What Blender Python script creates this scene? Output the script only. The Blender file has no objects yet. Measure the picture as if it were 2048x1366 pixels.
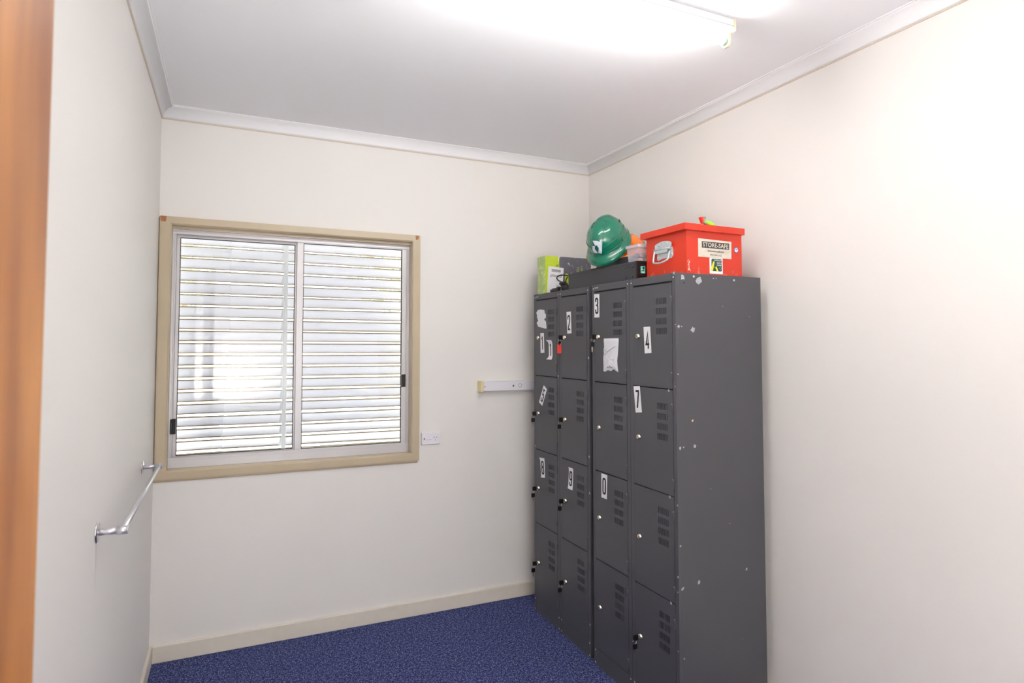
import bpy, bmesh, math, random
from mathutils import Vector, Matrix
random.seed(7)
PI = math.pi
sc = bpy.context.scene

# ---------------------------------------------------------------- camera
CAM = Vector((0.3306, -3.1254, 1.5395)); YAW, PIT, ROL = 0.3809, 0.0394, 0.0035
FPX, SX, SY = 1131.85, -112.57, -40.31
f_ = Vector((math.sin(YAW)*math.cos(PIT), math.cos(YAW)*math.cos(PIT), math.sin(PIT)))
r_ = Vector((math.cos(YAW), -math.sin(YAW), 0)); u_ = r_.cross(f_)
r2 = r_*math.cos(ROL)+u_*math.sin(ROL); u2 = u_*math.cos(ROL)-r_*math.sin(ROL)
cd = bpy.data.cameras.new('camera'); cam = bpy.data.objects.new('camera', cd)
sc.collection.objects.link(cam); sc.camera = cam
m = Matrix((r2, u2, -f_)).transposed().to_4x4(); m.translation = CAM
cam.matrix_world = m
cd.sensor_fit = 'HORIZONTAL'; cd.sensor_width = 36; cd.lens = FPX*36/2048
cd.shift_x = -SX/2048; cd.shift_y = SY/2048
cd.clip_start = 0.02; cd.clip_end = 300
cd.dof.use_dof = True; cd.dof.focus_distance = 2.45; cd.dof.aperture_fstop = 6.3

# ---------------------------------------------------------------- world, sun, exposure
TUBE = 26.0
w = bpy.data.worlds.new('world'); sc.world = w; w.use_nodes = True
nt = w.node_tree; bg = nt.nodes['Background']
sky = nt.nodes.new('ShaderNodeTexSky'); sky.sky_type = 'NISHITA'
sky.sun_disc = False; sky.sun_elevation = math.radians(48); sky.sun_rotation = math.radians(180)
sky.air_density = 1.2; sky.dust_density = 3.0
hs = nt.nodes.new('ShaderNodeHueSaturation'); hs.inputs['Saturation'].default_value = 0.45
nt.links.new(sky.outputs[0], hs.inputs['Color']); nt.links.new(hs.outputs[0], bg.inputs[0])
bg.inputs[1].default_value = 0.8
sl = bpy.data.lights.new('sun', 'SUN'); sl.energy = 8.5; sl.angle = 0.02; sl.color = (1, .95, .88)
so = bpy.data.objects.new('sun', sl); sc.collection.objects.link(so)
so.rotation_euler = (math.radians(22), 0, math.radians(12))   # from behind the building
sc.view_settings.view_transform = 'Standard'; sc.view_settings.look = 'None'
sc.view_settings.gamma = 1; sc.view_settings.use_curve_mapping = False
sc.view_settings.exposure = 1.28
# added fill lamps, standing in for a bounced flash and hallway light, behind the camera
def area(name, loc, rot, sx, sy, e, col):
    l = bpy.data.lights.new(name, 'AREA'); l.shape = 'RECTANGLE'; l.size = sx; l.size_y = sy; l.energy = e; l.color = col
    o = bpy.data.objects.new(name, l); sc.collection.objects.link(o); o.location = loc; o.rotation_euler = rot; return o
area('ceiling_fill', (.4, -3.65, .9), (math.radians(194), 0, 0), .6, .5, 25, (1, .985, .97))
area('rear_fill', (1.2, -4.05, 1.25), (math.radians(97), 0, 0), 1.9, 1.7, 5, (.97, .985, 1))

# ---------------------------------------------------------------- materials
def s2l(c):
    return tuple(((x/255)/12.92 if x/255 <= .04045 else ((x/255+.055)/1.055)**2.4) for x in c)
def mat(name, rgb, rough=.5, metal=0, bump=0, bscale=200, noise=0, nscale=5, coat=0, spec=.5, emit=None, es=0):
    """rgb = sRGB 0..255; noise = amount of brightness mottling"""
    m = bpy.data.materials.new(name); m.use_nodes = True; n = m.node_tree; b = n.nodes['Principled BSDF']
    c = s2l(rgb); b.inputs['Base Color'].default_value = (*c, 1)
    b.inputs['Roughness'].default_value = rough; b.inputs['Metallic'].default_value = metal
    b.inputs['Coat Weight'].default_value = coat; b.inputs['Specular IOR Level'].default_value = spec
    tc = n.nodes.new('ShaderNodeTexCoord')
    if noise:
        t = n.nodes.new('ShaderNodeTexNoise'); t.inputs['Scale'].default_value = nscale; t.inputs['Detail'].default_value = 5
        n.links.new(tc.outputs['Object'], t.inputs['Vector'])
        r = n.nodes.new('ShaderNodeMapRange'); r.inputs[1].default_value = .3; r.inputs[2].default_value = .7
        r.inputs[3].default_value = 1-noise; r.inputs[4].default_value = 1+noise
        n.links.new(t.outputs[0], r.inputs[0])
        mx = n.nodes.new('ShaderNodeVectorMath'); mx.operation = 'SCALE'; mx.inputs[0].default_value = c
        n.links.new(r.outputs[0], mx.inputs['Scale']); n.links.new(mx.outputs[0], b.inputs['Base Color'])
    if bump:
        t2 = n.nodes.new('ShaderNodeTexNoise'); t2.inputs['Scale'].default_value = bscale; t2.inputs['Detail'].default_value = 3
        n.links.new(tc.outputs['Object'], t2.inputs['Vector'])
        bp = n.nodes.new('ShaderNodeBump'); bp.inputs['Strength'].default_value = bump; bp.inputs['Distance'].default_value = .002
        n.links.new(t2.outputs[0], bp.inputs['Height']); n.links.new(bp.outputs[0], b.inputs['Normal'])
    if emit:
        b.inputs['Emission Color'].default_value = (*emit, 1); b.inputs['Emission Strength'].default_value = es
    return m
def nodes(m): return m.node_tree, m.node_tree.nodes['Principled BSDF']

M = {}
M['wall'] = mat('wall_paint', (236, 233, 229), .62, bump=.12, bscale=90, noise=.008, nscale=1.5)
M['ceil'] = mat('ceiling_paint', (242, 242, 245), .8, bump=.05, bscale=60)
M['cornice'] = mat('cornice_white', (238, 238, 240), .55)
M['cornedge'] = mat('cornice_edge_paint', (214, 203, 188), .6)
M['base'] = mat('skirting_paint', (226, 219, 206), .42, noise=.02, nscale=30)
M['casing'] = mat('casing_paint', (196, 180, 152), .3, noise=.03, nscale=4, coat=.25)
M['barewood'] = mat('bare_wood', (176, 118, 78), .8, noise=.25, nscale=90)
M['alu'] = mat('window_aluminium', (206, 204, 206), .36, metal=.35, noise=.02, nscale=8)
M['gasket'] = mat('rubber_gasket', (40, 38, 40), .6)
M['blackpl'] = mat('black_plastic', (22, 21, 24), .45)
M['blade'] = mat('louvre_white', (236, 238, 246), .5, noise=.015, nscale=5)
M['bladelip'] = mat('louvre_lip_shade', (150, 134, 106), .7)  # beige shading along the blade edges, put into the lip colour
M['stile'] = mat('galvanised_stile', (214, 216, 218), .5, metal=.1)
M['locker'] = mat('locker_grey_enamel', (80, 80, 85), .42, bump=.10, bscale=420, noise=.02, nscale=3, spec=.45)
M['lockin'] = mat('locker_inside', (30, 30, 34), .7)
M['chip'] = mat('bare_steel_chip', (176, 180, 184), .55, noise=.25, nscale=120)
M['chipyel'] = mat('yellow_primer_chip', (222, 196, 140), .7)
M['rivet'] = mat('rivet_white', (205, 206, 210), .35, metal=.4)
M['chrome'] = mat('chrome', (222, 220, 220), .16, metal=1)
M['nickel'] = mat('nickel_lock', (222, 212, 194), .25, metal=.9)
M['satin'] = mat('satin_chrome', (222, 222, 226), .30, metal=.75)
M['zinc'] = mat('zinc_plated_steel', (196, 204, 208), .38, metal=.45, noise=.05, nscale=60)
M['keyblack'] = mat('key_head_black', (14, 14, 16), .35)
M['tagred'] = mat('key_tag_red', (232, 70, 62), .35)
M['paper'] = mat('label_paper', (236, 236, 240), .6, bump=.1, bscale=40)
M['paperwr'] = mat('wrinkled_paper', (224, 224, 230), .55, bump=.9, bscale=45)
M['ink'] = mat('ink_black', (22, 22, 24), .5)
M['inkgrey'] = mat('ink_grey', (92, 92, 96), .6)
M['whitepl'] = mat('white_plastic', (236, 234, 240), .32)
M['cream'] = mat('cream_plastic', (226, 214, 166), .45)
M['creamw'] = mat('warm_white_plastic', (226, 214, 180), .4)
M['batten'] = mat('batten_white_steel', (214, 216, 220), .35)
M['neon'] = mat('neon_red', (170, 24, 22), .3)
M['red'] = mat('red_enamel', (212, 50, 20), .38, noise=.02, nscale=6, coat=.15)
M['lime'] = mat('lime_print', (196, 220, 34), .3, coat=.5)
M['green1'] = mat('green_wrap', (160, 186, 104), .35, coat=.5)
M['greyprint'] = mat('grey_print', (98, 98, 108), .3, coat=.6)
M['limetext'] = mat('lime_text', (196, 214, 120), .4)
M['helmet'] = mat('helmet_green', (10, 112, 86), .16, coat=.6)
M['helmetdk'] = mat('helmet_slot_dark', (6, 52, 42), .5)
M['orange'] = mat('helmet_orange', (242, 122, 26), .25, coat=.4)
M['reflect'] = mat('reflective_sticker', (214, 222, 232), .35, noise=.06, nscale=60)
M['ups'] = mat('black_enamel_case', (56, 56, 62), .42, bump=.08, bscale=500)
M['upsface'] = mat('black_front_panel', (20, 20, 22), .45)
M['mint'] = mat('mint_badge', (104, 206, 184), .4)
M['platebg'] = mat('aged_plate', (216, 208, 194), .45, noise=.06, nscale=40)
M['platedk'] = mat('plate_dark_band', (56, 54, 54), .5)
M['ausgreen'] = mat('sticker_green', (28, 72, 64), .45)
M['yellow'] = mat('sticker_yellow', (240, 232, 40), .45)
M['blue'] = mat('badge_blue', (70, 84, 160), .5)
M['limegr'] = mat('scraper_green', (164, 232, 60), .3, coat=.3)
M['scrred'] = mat('scraper_red', (232, 60, 40), .3, coat=.3)
M['olive'] = mat('scraper_metal', (170, 170, 140), .35, metal=.6)
M['bark'] = mat('bark', (120, 104, 84), .9, bump=.6, bscale=20)
M['leaf'] = mat('leaf', (132, 150, 110), .6, noise=.3, nscale=3)
M['khaki'] = mat('wallplate_white', (240, 238, 236), .4)

# carpet
m = bpy.data.materials.new('blue_loop_carpet'); m.use_nodes = True; n, b = nodes(m)
tc = n.nodes.new('ShaderNodeTexCoord')
v = n.nodes.new('ShaderNodeTexNoise'); v.inputs['Scale'].default_value = 190; v.inputs['Detail'].default_value = 2
v2 = n.nodes.new('ShaderNodeTexNoise'); v2.inputs['Scale'].default_value = 70; v2.inputs['Detail'].default_value = 2
n.links.new(tc.outputs['Object'], v.inputs['Vector']); n.links.new(tc.outputs['Object'], v2.inputs['Vector'])
ad = n.nodes.new('ShaderNodeMath'); ad.operation = 'MULTIPLY_ADD'; ad.inputs[1].default_value = .35
n.links.new(v2.outputs[0], ad.inputs[0]); n.links.new(v.outputs[0], ad.inputs[2])
cr = n.nodes.new('ShaderNodeValToRGB')
e = cr.color_ramp.elements
e[0].position = .50; e[0].color = (*s2l((28, 31, 60)), 1)
e[1].position = .86; e[1].color = (*s2l((150, 156, 196)), 1)
e2 = e.new(.64); e2.color = (*s2l((54, 62, 110)), 1)
e3 = e.new(.73); e3.color = (*s2l((80, 88, 138)), 1)
n.links.new(ad.outputs[0], cr.inputs[0]); n.links.new(cr.outputs[0], b.inputs['Base Color'])
b.inputs['Roughness'].default_value = .95; b.inputs['Specular IOR Level'].default_value = .1
bp = n.nodes.new('ShaderNodeBump'); bp.inputs['Strength'].default_value = .9; bp.inputs['Distance'].default_value = .004
n.links.new(v.outputs[0], bp.inputs['Height']); n.links.new(bp.outputs[0], b.inputs['Normal'])
M['carpet'] = m

# varnished timber (door)
m = bpy.data.materials.new('varnished_timber'); m.use_nodes = True; n, b = nodes(m)
tc = n.nodes.new('ShaderNodeTexCoord'); mp = n.nodes.new('ShaderNodeMapping'); mp.inputs['Scale'].default_value = (14, 14, .9)
n.links.new(tc.outputs['Object'], mp.inputs[0])
t = n.nodes.new('ShaderNodeTexNoise'); t.inputs['Scale'].default_value = 1.6; t.inputs['Detail'].default_value = 6
t.inputs['Distortion'].default_value = .6
n.links.new(mp.outputs[0], t.inputs['Vector'])
cr = n.nodes.new('ShaderNodeValToRGB'); e = cr.color_ramp.elements
e[0].position = .35; e[0].color = (*s2l((134, 80, 40)), 1); e[1].position = .66; e[1].color = (*s2l((176, 118, 58)), 1)
n.links.new(t.outputs[0], cr.inputs[0]); n.links.new(cr.outputs[0], b.inputs['Base Color'])
b.inputs['Roughness'].default_value = .4; b.inputs['Coat Weight'].default_value = .4; b.inputs['Coat Roughness'].default_value = .3
M['timber'] = m

# grass
m = bpy.data.materials.new('lawn'); m.use_nodes = True; n, b = nodes(m)
tc = n.nodes.new('ShaderNodeTexCoord'); t = n.nodes.new('ShaderNodeTexNoise'); t.inputs['Scale'].default_value = 6; t.inputs['Detail'].default_value = 9
n.links.new(tc.outputs['Object'], t.inputs['Vector'])
cr = n.nodes.new('ShaderNodeValToRGB'); e = cr.color_ramp.elements
e[0].position = .35; e[0].color = (*s2l((172, 180, 158)), 1); e[1].position = .62; e[1].color = (*s2l((214, 214, 208)), 1)
n.links.new(t.outputs[0], cr.inputs[0]); n.links.new(cr.outputs[0], b.inputs['Base Color']); b.inputs['Roughness'].default_value = .9
M['lawn'] = m
M['dryfield'] = mat('dry_field', (214, 190, 140), .9, noise=.15, nscale=2)

# glass (thin pane)
def thin(name, tint, gloss, alpha_rough=.02, refl=.5):
    m = bpy.data.materials.new(name); m.use_nodes = True; n = m.node_tree; n.nodes.clear()
    o = n.nodes.new('ShaderNodeOutputMaterial'); mx = n.nodes.new('ShaderNodeMixShader')
    tr = n.nodes.new('ShaderNodeBsdfTransparent'); tr.inputs[0].default_value = (*tint, 1)
    gl = n.nodes.new('ShaderNodeBsdfGlossy'); gl.inputs['Roughness'].default_value = alpha_rough
    fr = n.nodes.new('ShaderNodeFresnel'); fr.inputs[0].default_value = gloss
    n.links.new(fr.outputs[0], mx.inputs[0]); n.links.new(tr.outputs[0], mx.inputs[1]); n.links.new(gl.outputs[0], mx.inputs[2])
    n.links.new(mx.outputs[0], o.inputs[0]); return m
M['glass'] = thin('window_glass', (.965, .97, .98), 1.5)
def cloudy(name, col, t_amt):
    m = bpy.data.materials.new(name); m.use_nodes = True; n = m.node_tree; b = n.nodes['Principled BSDF']
    b.inputs['Base Color'].default_value = (*s2l(col), 1); b.inputs['Roughness'].default_value = .2
    o = n.nodes['Material Output']; mx = n.nodes.new('ShaderNodeMixShader'); tr = n.nodes.new('ShaderNodeBsdfTransparent')
    mx.inputs[0].default_value = t_amt
    n.links.new(b.outputs[0], mx.inputs[1]); n.links.new(tr.outputs[0], mx.inputs[2]); n.links.new(mx.outputs[0], o.inputs[0]); return m
M['tub'] = cloudy('clear_tub_plastic', (232, 228, 238), .78)
M['tubrim'] = cloudy('clear_tub_rim', (236, 234, 242), .45)
M['sleeve'] = cloudy('clear_sleeve', (222, 226, 228), .45)
M['tube'] = mat('lit_fluorescent_tube', (255, 255, 255), .3, emit=(1, .985, .95), es=TUBE)
M['tubeend'] = mat('tube_end_cap', (176, 208, 200), .3, metal=.3)

# wear masks -------------------------------------------------------------
def add_wear(m, base, wear, scale, lo, hi, gradaxis=None, g0=0, g1=1, coord='Object'):
    """scuffs: noise threshold, denser towards g1 along one object axis"""
    n, b = nodes(m); tc = n.nodes.new('ShaderNodeTexCoord')
    t = n.nodes.new('ShaderNodeTexNoise'); t.inputs['Scale'].default_value = scale; t.inputs['Detail'].default_value = 8; t.inputs['Roughness'].default_value = .7
    n.links.new(tc.outputs[coord], t.inputs['Vector'])
    val = t.outputs[0]
    if gradaxis is not None:
        sp = n.nodes.new('ShaderNodeSeparateXYZ'); n.links.new(tc.outputs[coord], sp.inputs[0])
        mr = n.nodes.new('ShaderNodeMapRange'); mr.inputs[1].default_value = g0; mr.inputs[2].default_value = g1
        mr.inputs[3].default_value = 0; mr.inputs[4].default_value = .14
        n.links.new(sp.outputs[gradaxis], mr.inputs[0])
        a = n.nodes.new('ShaderNodeMath'); n.links.new(val, a.inputs[0]); n.links.new(mr.outputs[0], a.inputs[1]); val = a.outputs[0]
    th = n.nodes.new('ShaderNodeMapRange'); th.inputs[1].default_value = lo; th.inputs[2].default_value = hi
    n.links.new(val, th.inputs[0])
    mx = n.nodes.new('ShaderNodeMix'); mx.data_type = 'RGBA'
    old = b.inputs['Base Color'].links
    if old: n.links.new(old[0].from_socket, mx.inputs[6])
    else: mx.inputs[6].default_value = (*s2l(base), 1)
    mx.inputs[7].default_value = (*s2l(wear), 1)
    n.links.new(th.outputs[0], mx.inputs[0]); n.links.new(mx.outputs[2], b.inputs['Base Color'])
add_wear(M['red'], (212, 50, 20), (222, 128, 104), 26, .66, .74, 2, .06, 0.0)
add_wear(M['locker'], (84, 84, 88), (165, 168, 172), 55, .79, .80)
add_wear(M['base'], (226, 219, 206), (120, 104, 84), 60, .74, .77)
add_wear(M['greyprint'], (98, 98, 108), (205, 208, 216), 38, .60, .66)
add_wear(M['lime'], (196, 220, 34), (236, 244, 170), 60, .60, .68)
add_wear(M['green1'], (160, 186, 104), (196, 214, 156), 30, .5, .62)

# drip stains below the two towel rail mounts (dirt with its own shape)
def stains(m, pts):
    n, b = nodes(m); tc = n.nodes.new('ShaderNodeTexCoord'); sp = n.nodes.new('ShaderNodeSeparateXYZ'); n.links.new(tc.outputs['Object'], sp.inputs[0])
    def M_(op, a, bb=None, c=None):
        k = n.nodes.new('ShaderNodeMath'); k.operation = op
        for i, q in enumerate((a, bb, c)):
            if q is None: continue
            if isinstance(q, (int, float)): k.inputs[i].default_value = q
            else: n.links.new(q, k.inputs[i])
        return k.outputs[0]
    tot = None
    for (y, ztop, zbot, wd) in pts:
        dy = M_('ABSOLUTE', M_('SUBTRACT', sp.outputs[1], y))
        a = M_('SUBTRACT', 1.0, M_('DIVIDE', dy, wd)); a = M_('MAXIMUM', a, 0.0)
        hgt = M_('DIVIDE', M_('SUBTRACT', sp.outputs[2], zbot), ztop-zbot)
        k = n.nodes.new('ShaderNodeClamp'); n.links.new(hgt, k.inputs[0])
        top = M_('LESS_THAN', sp.outputs[2], ztop)
        v_ = M_('MULTIPLY', M_('MULTIPLY', a, k.outputs[0]), top)
        tot = v_ if tot is None else M_('MAXIMUM', tot, v_)
    tot = M_('MULTIPLY', tot, .75)
    mx = n.nodes.new('ShaderNodeMix'); mx.data_type = 'RGBA'
    old = b.inputs['Base Color'].links
    n.links.new(old[0].from_socket, mx.inputs[6]); mx.inputs[7].default_value = (*s2l((168, 150, 122)), 1)
    n.links.new(tot, mx.inputs[0]); n.links.new(mx.outputs[2], b.inputs['Base Color'])
M['wall_l'] = mat('wall_paint_left', (236, 233, 229), .62, bump=.12, bscale=90, noise=.008, nscale=1.5)
stains(M['wall_l'], [(-1.284, .99, .84, .006), (-.399, .99, .935, .005)])

# ---------------------------------------------------------------- mesh helpers
class B:
    """collects geometry in world coordinates; mats = list of material keys"""
    def __init__(s, *mats): s.bm = bmesh.new(); s.mats = list(mats)
    def mi(s, k):
        if k is None: return 0
        if k not in s.mats: s.mats.append(k)
        return s.mats.index(k)
    def face(s, pts, k=None):
        f = s.bm.faces.new([s.bm.verts.new(p) for p in pts]); f.material_index = s.mi(k); return f
    def box(s, x0, x1, y0, y1, z0, z1, k=None):
        x0, x1 = min(x0, x1), max(x0, x1); y0, y1 = min(y0, y1), max(y0, y1); z0, z1 = min(z0, z1), max(z0, z1)
        v = [s.bm.verts.new(p) for p in ((x0,y0,z0),(x1,y0,z0),(x1,y1,z0),(x0,y1,z0),(x0,y0,z1),(x1,y0,z1),(x1,y1,z1),(x0,y1,z1))]
        i = s.mi(k)
        for q in ((0,3,2,1),(4,5,6,7),(0,1,5,4),(1,2,6,5),(2,3,7,6),(3,0,4,7)):
            f = s.bm.faces.new([v[a] for a in q]); f.material_index = i
        return v
    def cyl(s, p0, p1, r, k=None, seg=20, r1=None, caps=True):
        p0, p1 = Vector(p0), Vector(p1); d = (p1-p0).normalized(); a = d.orthogonal().normalized(); c = d.cross(a)
        if r1 is None: r1 = r
        i = s.mi(k); A = []; Bq = []
        for j in range(seg):
            t = 2*PI*j/seg; o = a*math.cos(t)+c*math.sin(t); A.append(s.bm.verts.new(p0+o*r)); Bq.append(s.bm.verts.new(p1+o*r1))
        for j in range(seg):
            f = s.bm.faces.new((A[j], A[(j+1) % seg], Bq[(j+1) % seg], Bq[j])); f.material_index = i; f.smooth = True
        if caps:
            for q in (A[::-1], Bq):
                f = s.bm.faces.new(q); f.material_index = i
    def lathe(s, p0, d, prof, k=None, seg=24):
        """prof: (distance along d, radius)"""
        p0 = Vector(p0); d = Vector(d).normalized(); a = d.orthogonal().normalized(); c = d.cross(a); i = s.mi(k); rings = []
        for (h, r) in prof:
            rings.append([s.bm.verts.new(p0+d*h+(a*math.cos(2*PI*j/seg)+c*math.sin(2*PI*j/seg))*max(r, 1e-5)) for j in range(seg)])
        for q in range(len(rings)-1):
            for j in range(seg):
                f = s.bm.faces.new((rings[q][j], rings[q][(j+1) % seg], rings[q+1][(j+1) % seg], rings[q+1][j])); f.material_index = i; f.smooth = True
        for q in (rings[0][::-1], rings[-1]):
            f = s.bm.faces.new(q); f.material_index = i
    def tube(s, pts, r, k=None, seg=10, closed=False):
        pts = [Vector(p) for p in pts]; n = len(pts); rings = []; i = s.mi(k); up = None
        for q in range(n):
            if closed: d = (pts[(q+1) % n]-pts[q-1]).normalized()
            else: d = (pts[min(q+1, n-1)]-pts[max(q-1, 0)]).normalized()
            if up is None: up = d.orthogonal().normalized()
            up = (up-d*up.dot(d)).normalized(); c = d.cross(up)
            rings.append([s.bm.verts.new(pts[q]+(up*math.cos(2*PI*j/seg)+c*math.sin(2*PI*j/seg))*r) for j in range(seg)])
        for q in range(n if closed else n-1):
            A, Bq = rings[q], rings[(q+1) % n]
            for j in range(seg):
                f = s.bm.faces.new((A[j], A[(j+1) % seg], Bq[(j+1) % seg], Bq[j])); f.material_index = i; f.smooth = True
        if not closed:
            for q in (rings[0][::-1], rings[-1]):
                f = s.bm.faces.new(q); f.material_index = i
    def prism(s, poly, ex, k=None, kside=None):
        """poly: coplanar 3D points, ex: extrusion vector"""
        ex = Vector(ex); a = [s.bm.verts.new(Vector(p)) for p in poly]; c = [s.bm.verts.new(Vector(p)+ex) for p in poly]; n = len(a)
        i = s.mi(k); f1 = s.bm.faces.new(a); f2 = s.bm.faces.new(c[::-1]); f1.material_index = f2.material_index = i
        js = s.mi(kside) if kside else i
        for q in range(n):
            f = s.bm.faces.new((a[q], c[q], c[(q+1) % n], a[(q+1) % n])); f.material_index = js
    def text(s, txt, O, U, V, h, width=None, k=None, bold=0.0, shear=0, align='CENTER'):
        """text in the plane O + a*U + b*V, cap height h, squeezed to width"""
        O, U, V = Vector(O), Vector(U).normalized(), Vector(V).normalized()
        cu = bpy.data.curves.new('t', 'FONT'); cu.body = txt; cu.size = 1; cu.offset = bold; cu.shear = shear; cu.resolution_u = 3
        ob = bpy.data.objects.new('t', cu); sc.collection.objects.link(ob)
        dg = bpy.context.evaluated_depsgraph_get(); me = bpy.data.meshes.new_from_object(ob.evaluated_get(dg))
        vs = [v.co.copy() for v in me.vertices]
        if vs:
            x0 = min(v.x for v in vs); x1 = max(v.x for v in vs); y0 = min(v.y for v in vs); y1 = max(v.y for v in vs)
            sy_ = h/(y1-y0); sx_ = width/(x1-x0) if width else sy_
            cx = (x0+x1)/2 if align == 'CENTER' else x0; cy = (y0+y1)/2
            nv = [s.bm.verts.new(O+U*((v.x-cx)*sx_)+V*((v.y-cy)*sy_)) for v in vs]; i = s.mi(k)
            for p in me.polygons:
                try: f = s.bm.faces.new([nv[q] for q in p.vertices]); f.material_index = i
                except ValueError: pass
        bpy.data.objects.remove(ob); bpy.data.meshes.remove(me); bpy.data.curves.remove(cu)
    def blob(s, c, U, V, r, k, seed, n=11, ex=None):
        rr = random.Random(seed); c, U, V = Vector(c), Vector(U).normalized(), Vector(V).normalized()
        pts = []
        for j in range(n):
            t = 2*PI*j/n; q = r*(.55+.6*rr.random()); pts.append(c+U*math.cos(t)*q+V*math.sin(t)*q)
        s.face(pts, k)

OFF = {}
def place(o, parent):
    sc.collection.objects.link(o)
    if parent is not None: o.parent = parent
def thing(name, label, cat, loc, rot=(0, 0, 0), group=None):
    o = bpy.data.objects.new(name, None); o.empty_display_size = .05; sc.collection.objects.link(o)
    o.location = loc; o.rotation_euler = rot; o['label'] = label; o['category'] = cat
    if group: o['group'] = group
    OFF[o.name] = Vector(loc); return o
def obj(name, b, parent=None, bevel=0, seg=2, smooth=False, loc=None, local=False, subsurf=0, solid=0, recalc=True, label=None):
    """world-coordinate geometry -> object; origin = parent's origin (or loc)"""
    off = Vector((0, 0, 0)) if local else (Vector(loc) if loc is not None else (OFF[parent.name] if parent is not None else Vector((0, 0, 0))))
    if off.length: bmesh.ops.translate(b.bm, verts=b.bm.verts, vec=-off)
    if recalc: bmesh.ops.recalc_face_normals(b.bm, faces=b.bm.faces)
    me = bpy.data.meshes.new(name); b.bm.to_mesh(me); b.bm.free()
    for k in b.mats: me.materials.append(M[k])
    o = bpy.data.objects.new(name, me)
    if smooth:
        for p in me.polygons: p.use_smooth = True
    place(o, parent)
    if parent is None: o.location = off
    OFF[o.name] = off if parent is None or local is False else OFF.get(parent.name, Vector((0, 0, 0)))
    if solid: q = o.modifiers.new('s', 'SOLIDIFY'); q.thickness = solid; q.offset = -1
    if bevel:
        q = o.modifiers.new('b', 'BEVEL'); q.width = bevel; q.segments = seg; q.limit_method = 'ANGLE'; q.angle_limit = math.radians(50)
        q.harden_normals = False
    if subsurf: q = o.modifiers.new('ss', 'SUBSURF'); q.levels = subsurf; q.render_levels = subsurf
    if label: o['label'] = label
    return o
def solo(o, label, cat, group=None):
    o['label'] = label; o['category'] = cat
    if group: o['group'] = group
    return o
def struct(o): o['kind'] = 'structure'; return o

W = 2.5305; HC = 2.712; YF = -4.1     # room width, ceiling height, front wall (behind camera)
# ---------------------------------------------------------------- room shell
b = B('carpet'); b.box(-.1, W+.1, YF-.1, .12, -.1, 0); struct(obj('floor', b))
b = B('ceil'); b.box(-.1, W+.1, YF-.1, .12, HC, HC+.1); struct(obj('ceiling', b))
YA_ = .040; WX0, WX1, WZ0, WZ1 = .057, 1.306, .913, 2.126     # reveal opening
b = B('wall')
b.box(-.1, WX0-.012, 0, .12, 0, HC); b.box(WX1+.012, W+.1, 0, .12, 0, HC)
b.box(WX0-.012, WX1+.012, 0, .12, 0, WZ0-.012); b.box(WX0-.012, WX1+.012, 0, .12, WZ1+.012, HC); struct(obj('wall_back', b))
b = B('wall_l'); b.box(-.1, 0, YF, 0, 0, HC); struct(obj('wall_left', b))
b = B('wall'); b.box(W, W+.1, YF, 0, 0, HC); struct(obj('wall_right', b))
b = B('wall'); b.box(-.1, W+.1, YF-.1, YF, 0, HC); struct(obj('wall_front', b))

def cornice(name, P0, P1, inn, k0=0, k1=0):
    """cove from P0 to P1 along the wall, inn = direction into the room; mitred by k0/k1"""
    P0, P1, inn = Vector(P0), Vector(P1), Vector(inn); d = (P1-P0).normalized()
    prof = [(0, 2.655, 'cornedge'), (.005, 2.655, 'cornedge'), (.0055, 2.661, 'cornice')]
    for t in range(0, 9):
        a = t/8*PI/2
        prof.append((.008+.043*(1-math.cos(a)), 2.661+.043*math.sin(a), 'cornice'))
    prof += [(.053, 2.7075, 'cornice'), (.060, 2.7078, 'cornice'), (.0605, HC, 'cornice'), (0, HC, 'cornice')]
    b = B('cornice', 'cornedge'); A = []; C = []
    for (q, z, k) in prof:
        A.append(b.bm.verts.new(P0+inn*q+d*q*k0+Vector((0, 0, z)))); C.append(b.bm.verts.new(P1+inn*q-d*q*k1+Vector((0, 0, z))))
    n_ = len(prof)
    for j in range(n_):
        f = b.bm.faces.new((A[j], C[j], C[(j+1) % n_], A[(j+1) % n_])); f.material_index = 1 if j < 2 else 0
        if 3 <= j < 11: f.smooth = True
    b.bm.faces.new(A[::-1]); b.bm.faces.new(C)
    return struct(obj(name, b))
cornice('trim_1', (0, 0, 0), (W, 0, 0), (0, -1, 0), 1, 1)
cornice('trim_2', (0, YF, 0), (0, 0, 0), (1, 0, 0), 1, 1)
cornice('trim_3', (W, YF, 0), (W, 0, 0), (-1, 0, 0), 1, 1)
cornice('trim_4', (0, YF, 0), (W, YF, 0), (0, 1, 0), 1, 1)
def skirting(name, x0, x1, y0, y1):
    b = B('base'); b.box(x0, x1, y0, y1, 0, .079); return struct(obj(name, b, bevel=.0025))
skirting('baseboard_back', .0155, W, -.015, 0); skirting('baseboard_left', 0, .015, YF, 0)
skirting('baseboard_right', W-.015, W, YF, -.0155); skirting('baseboard_front', .0155, W-.0155, YF, YF+.015)

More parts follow.
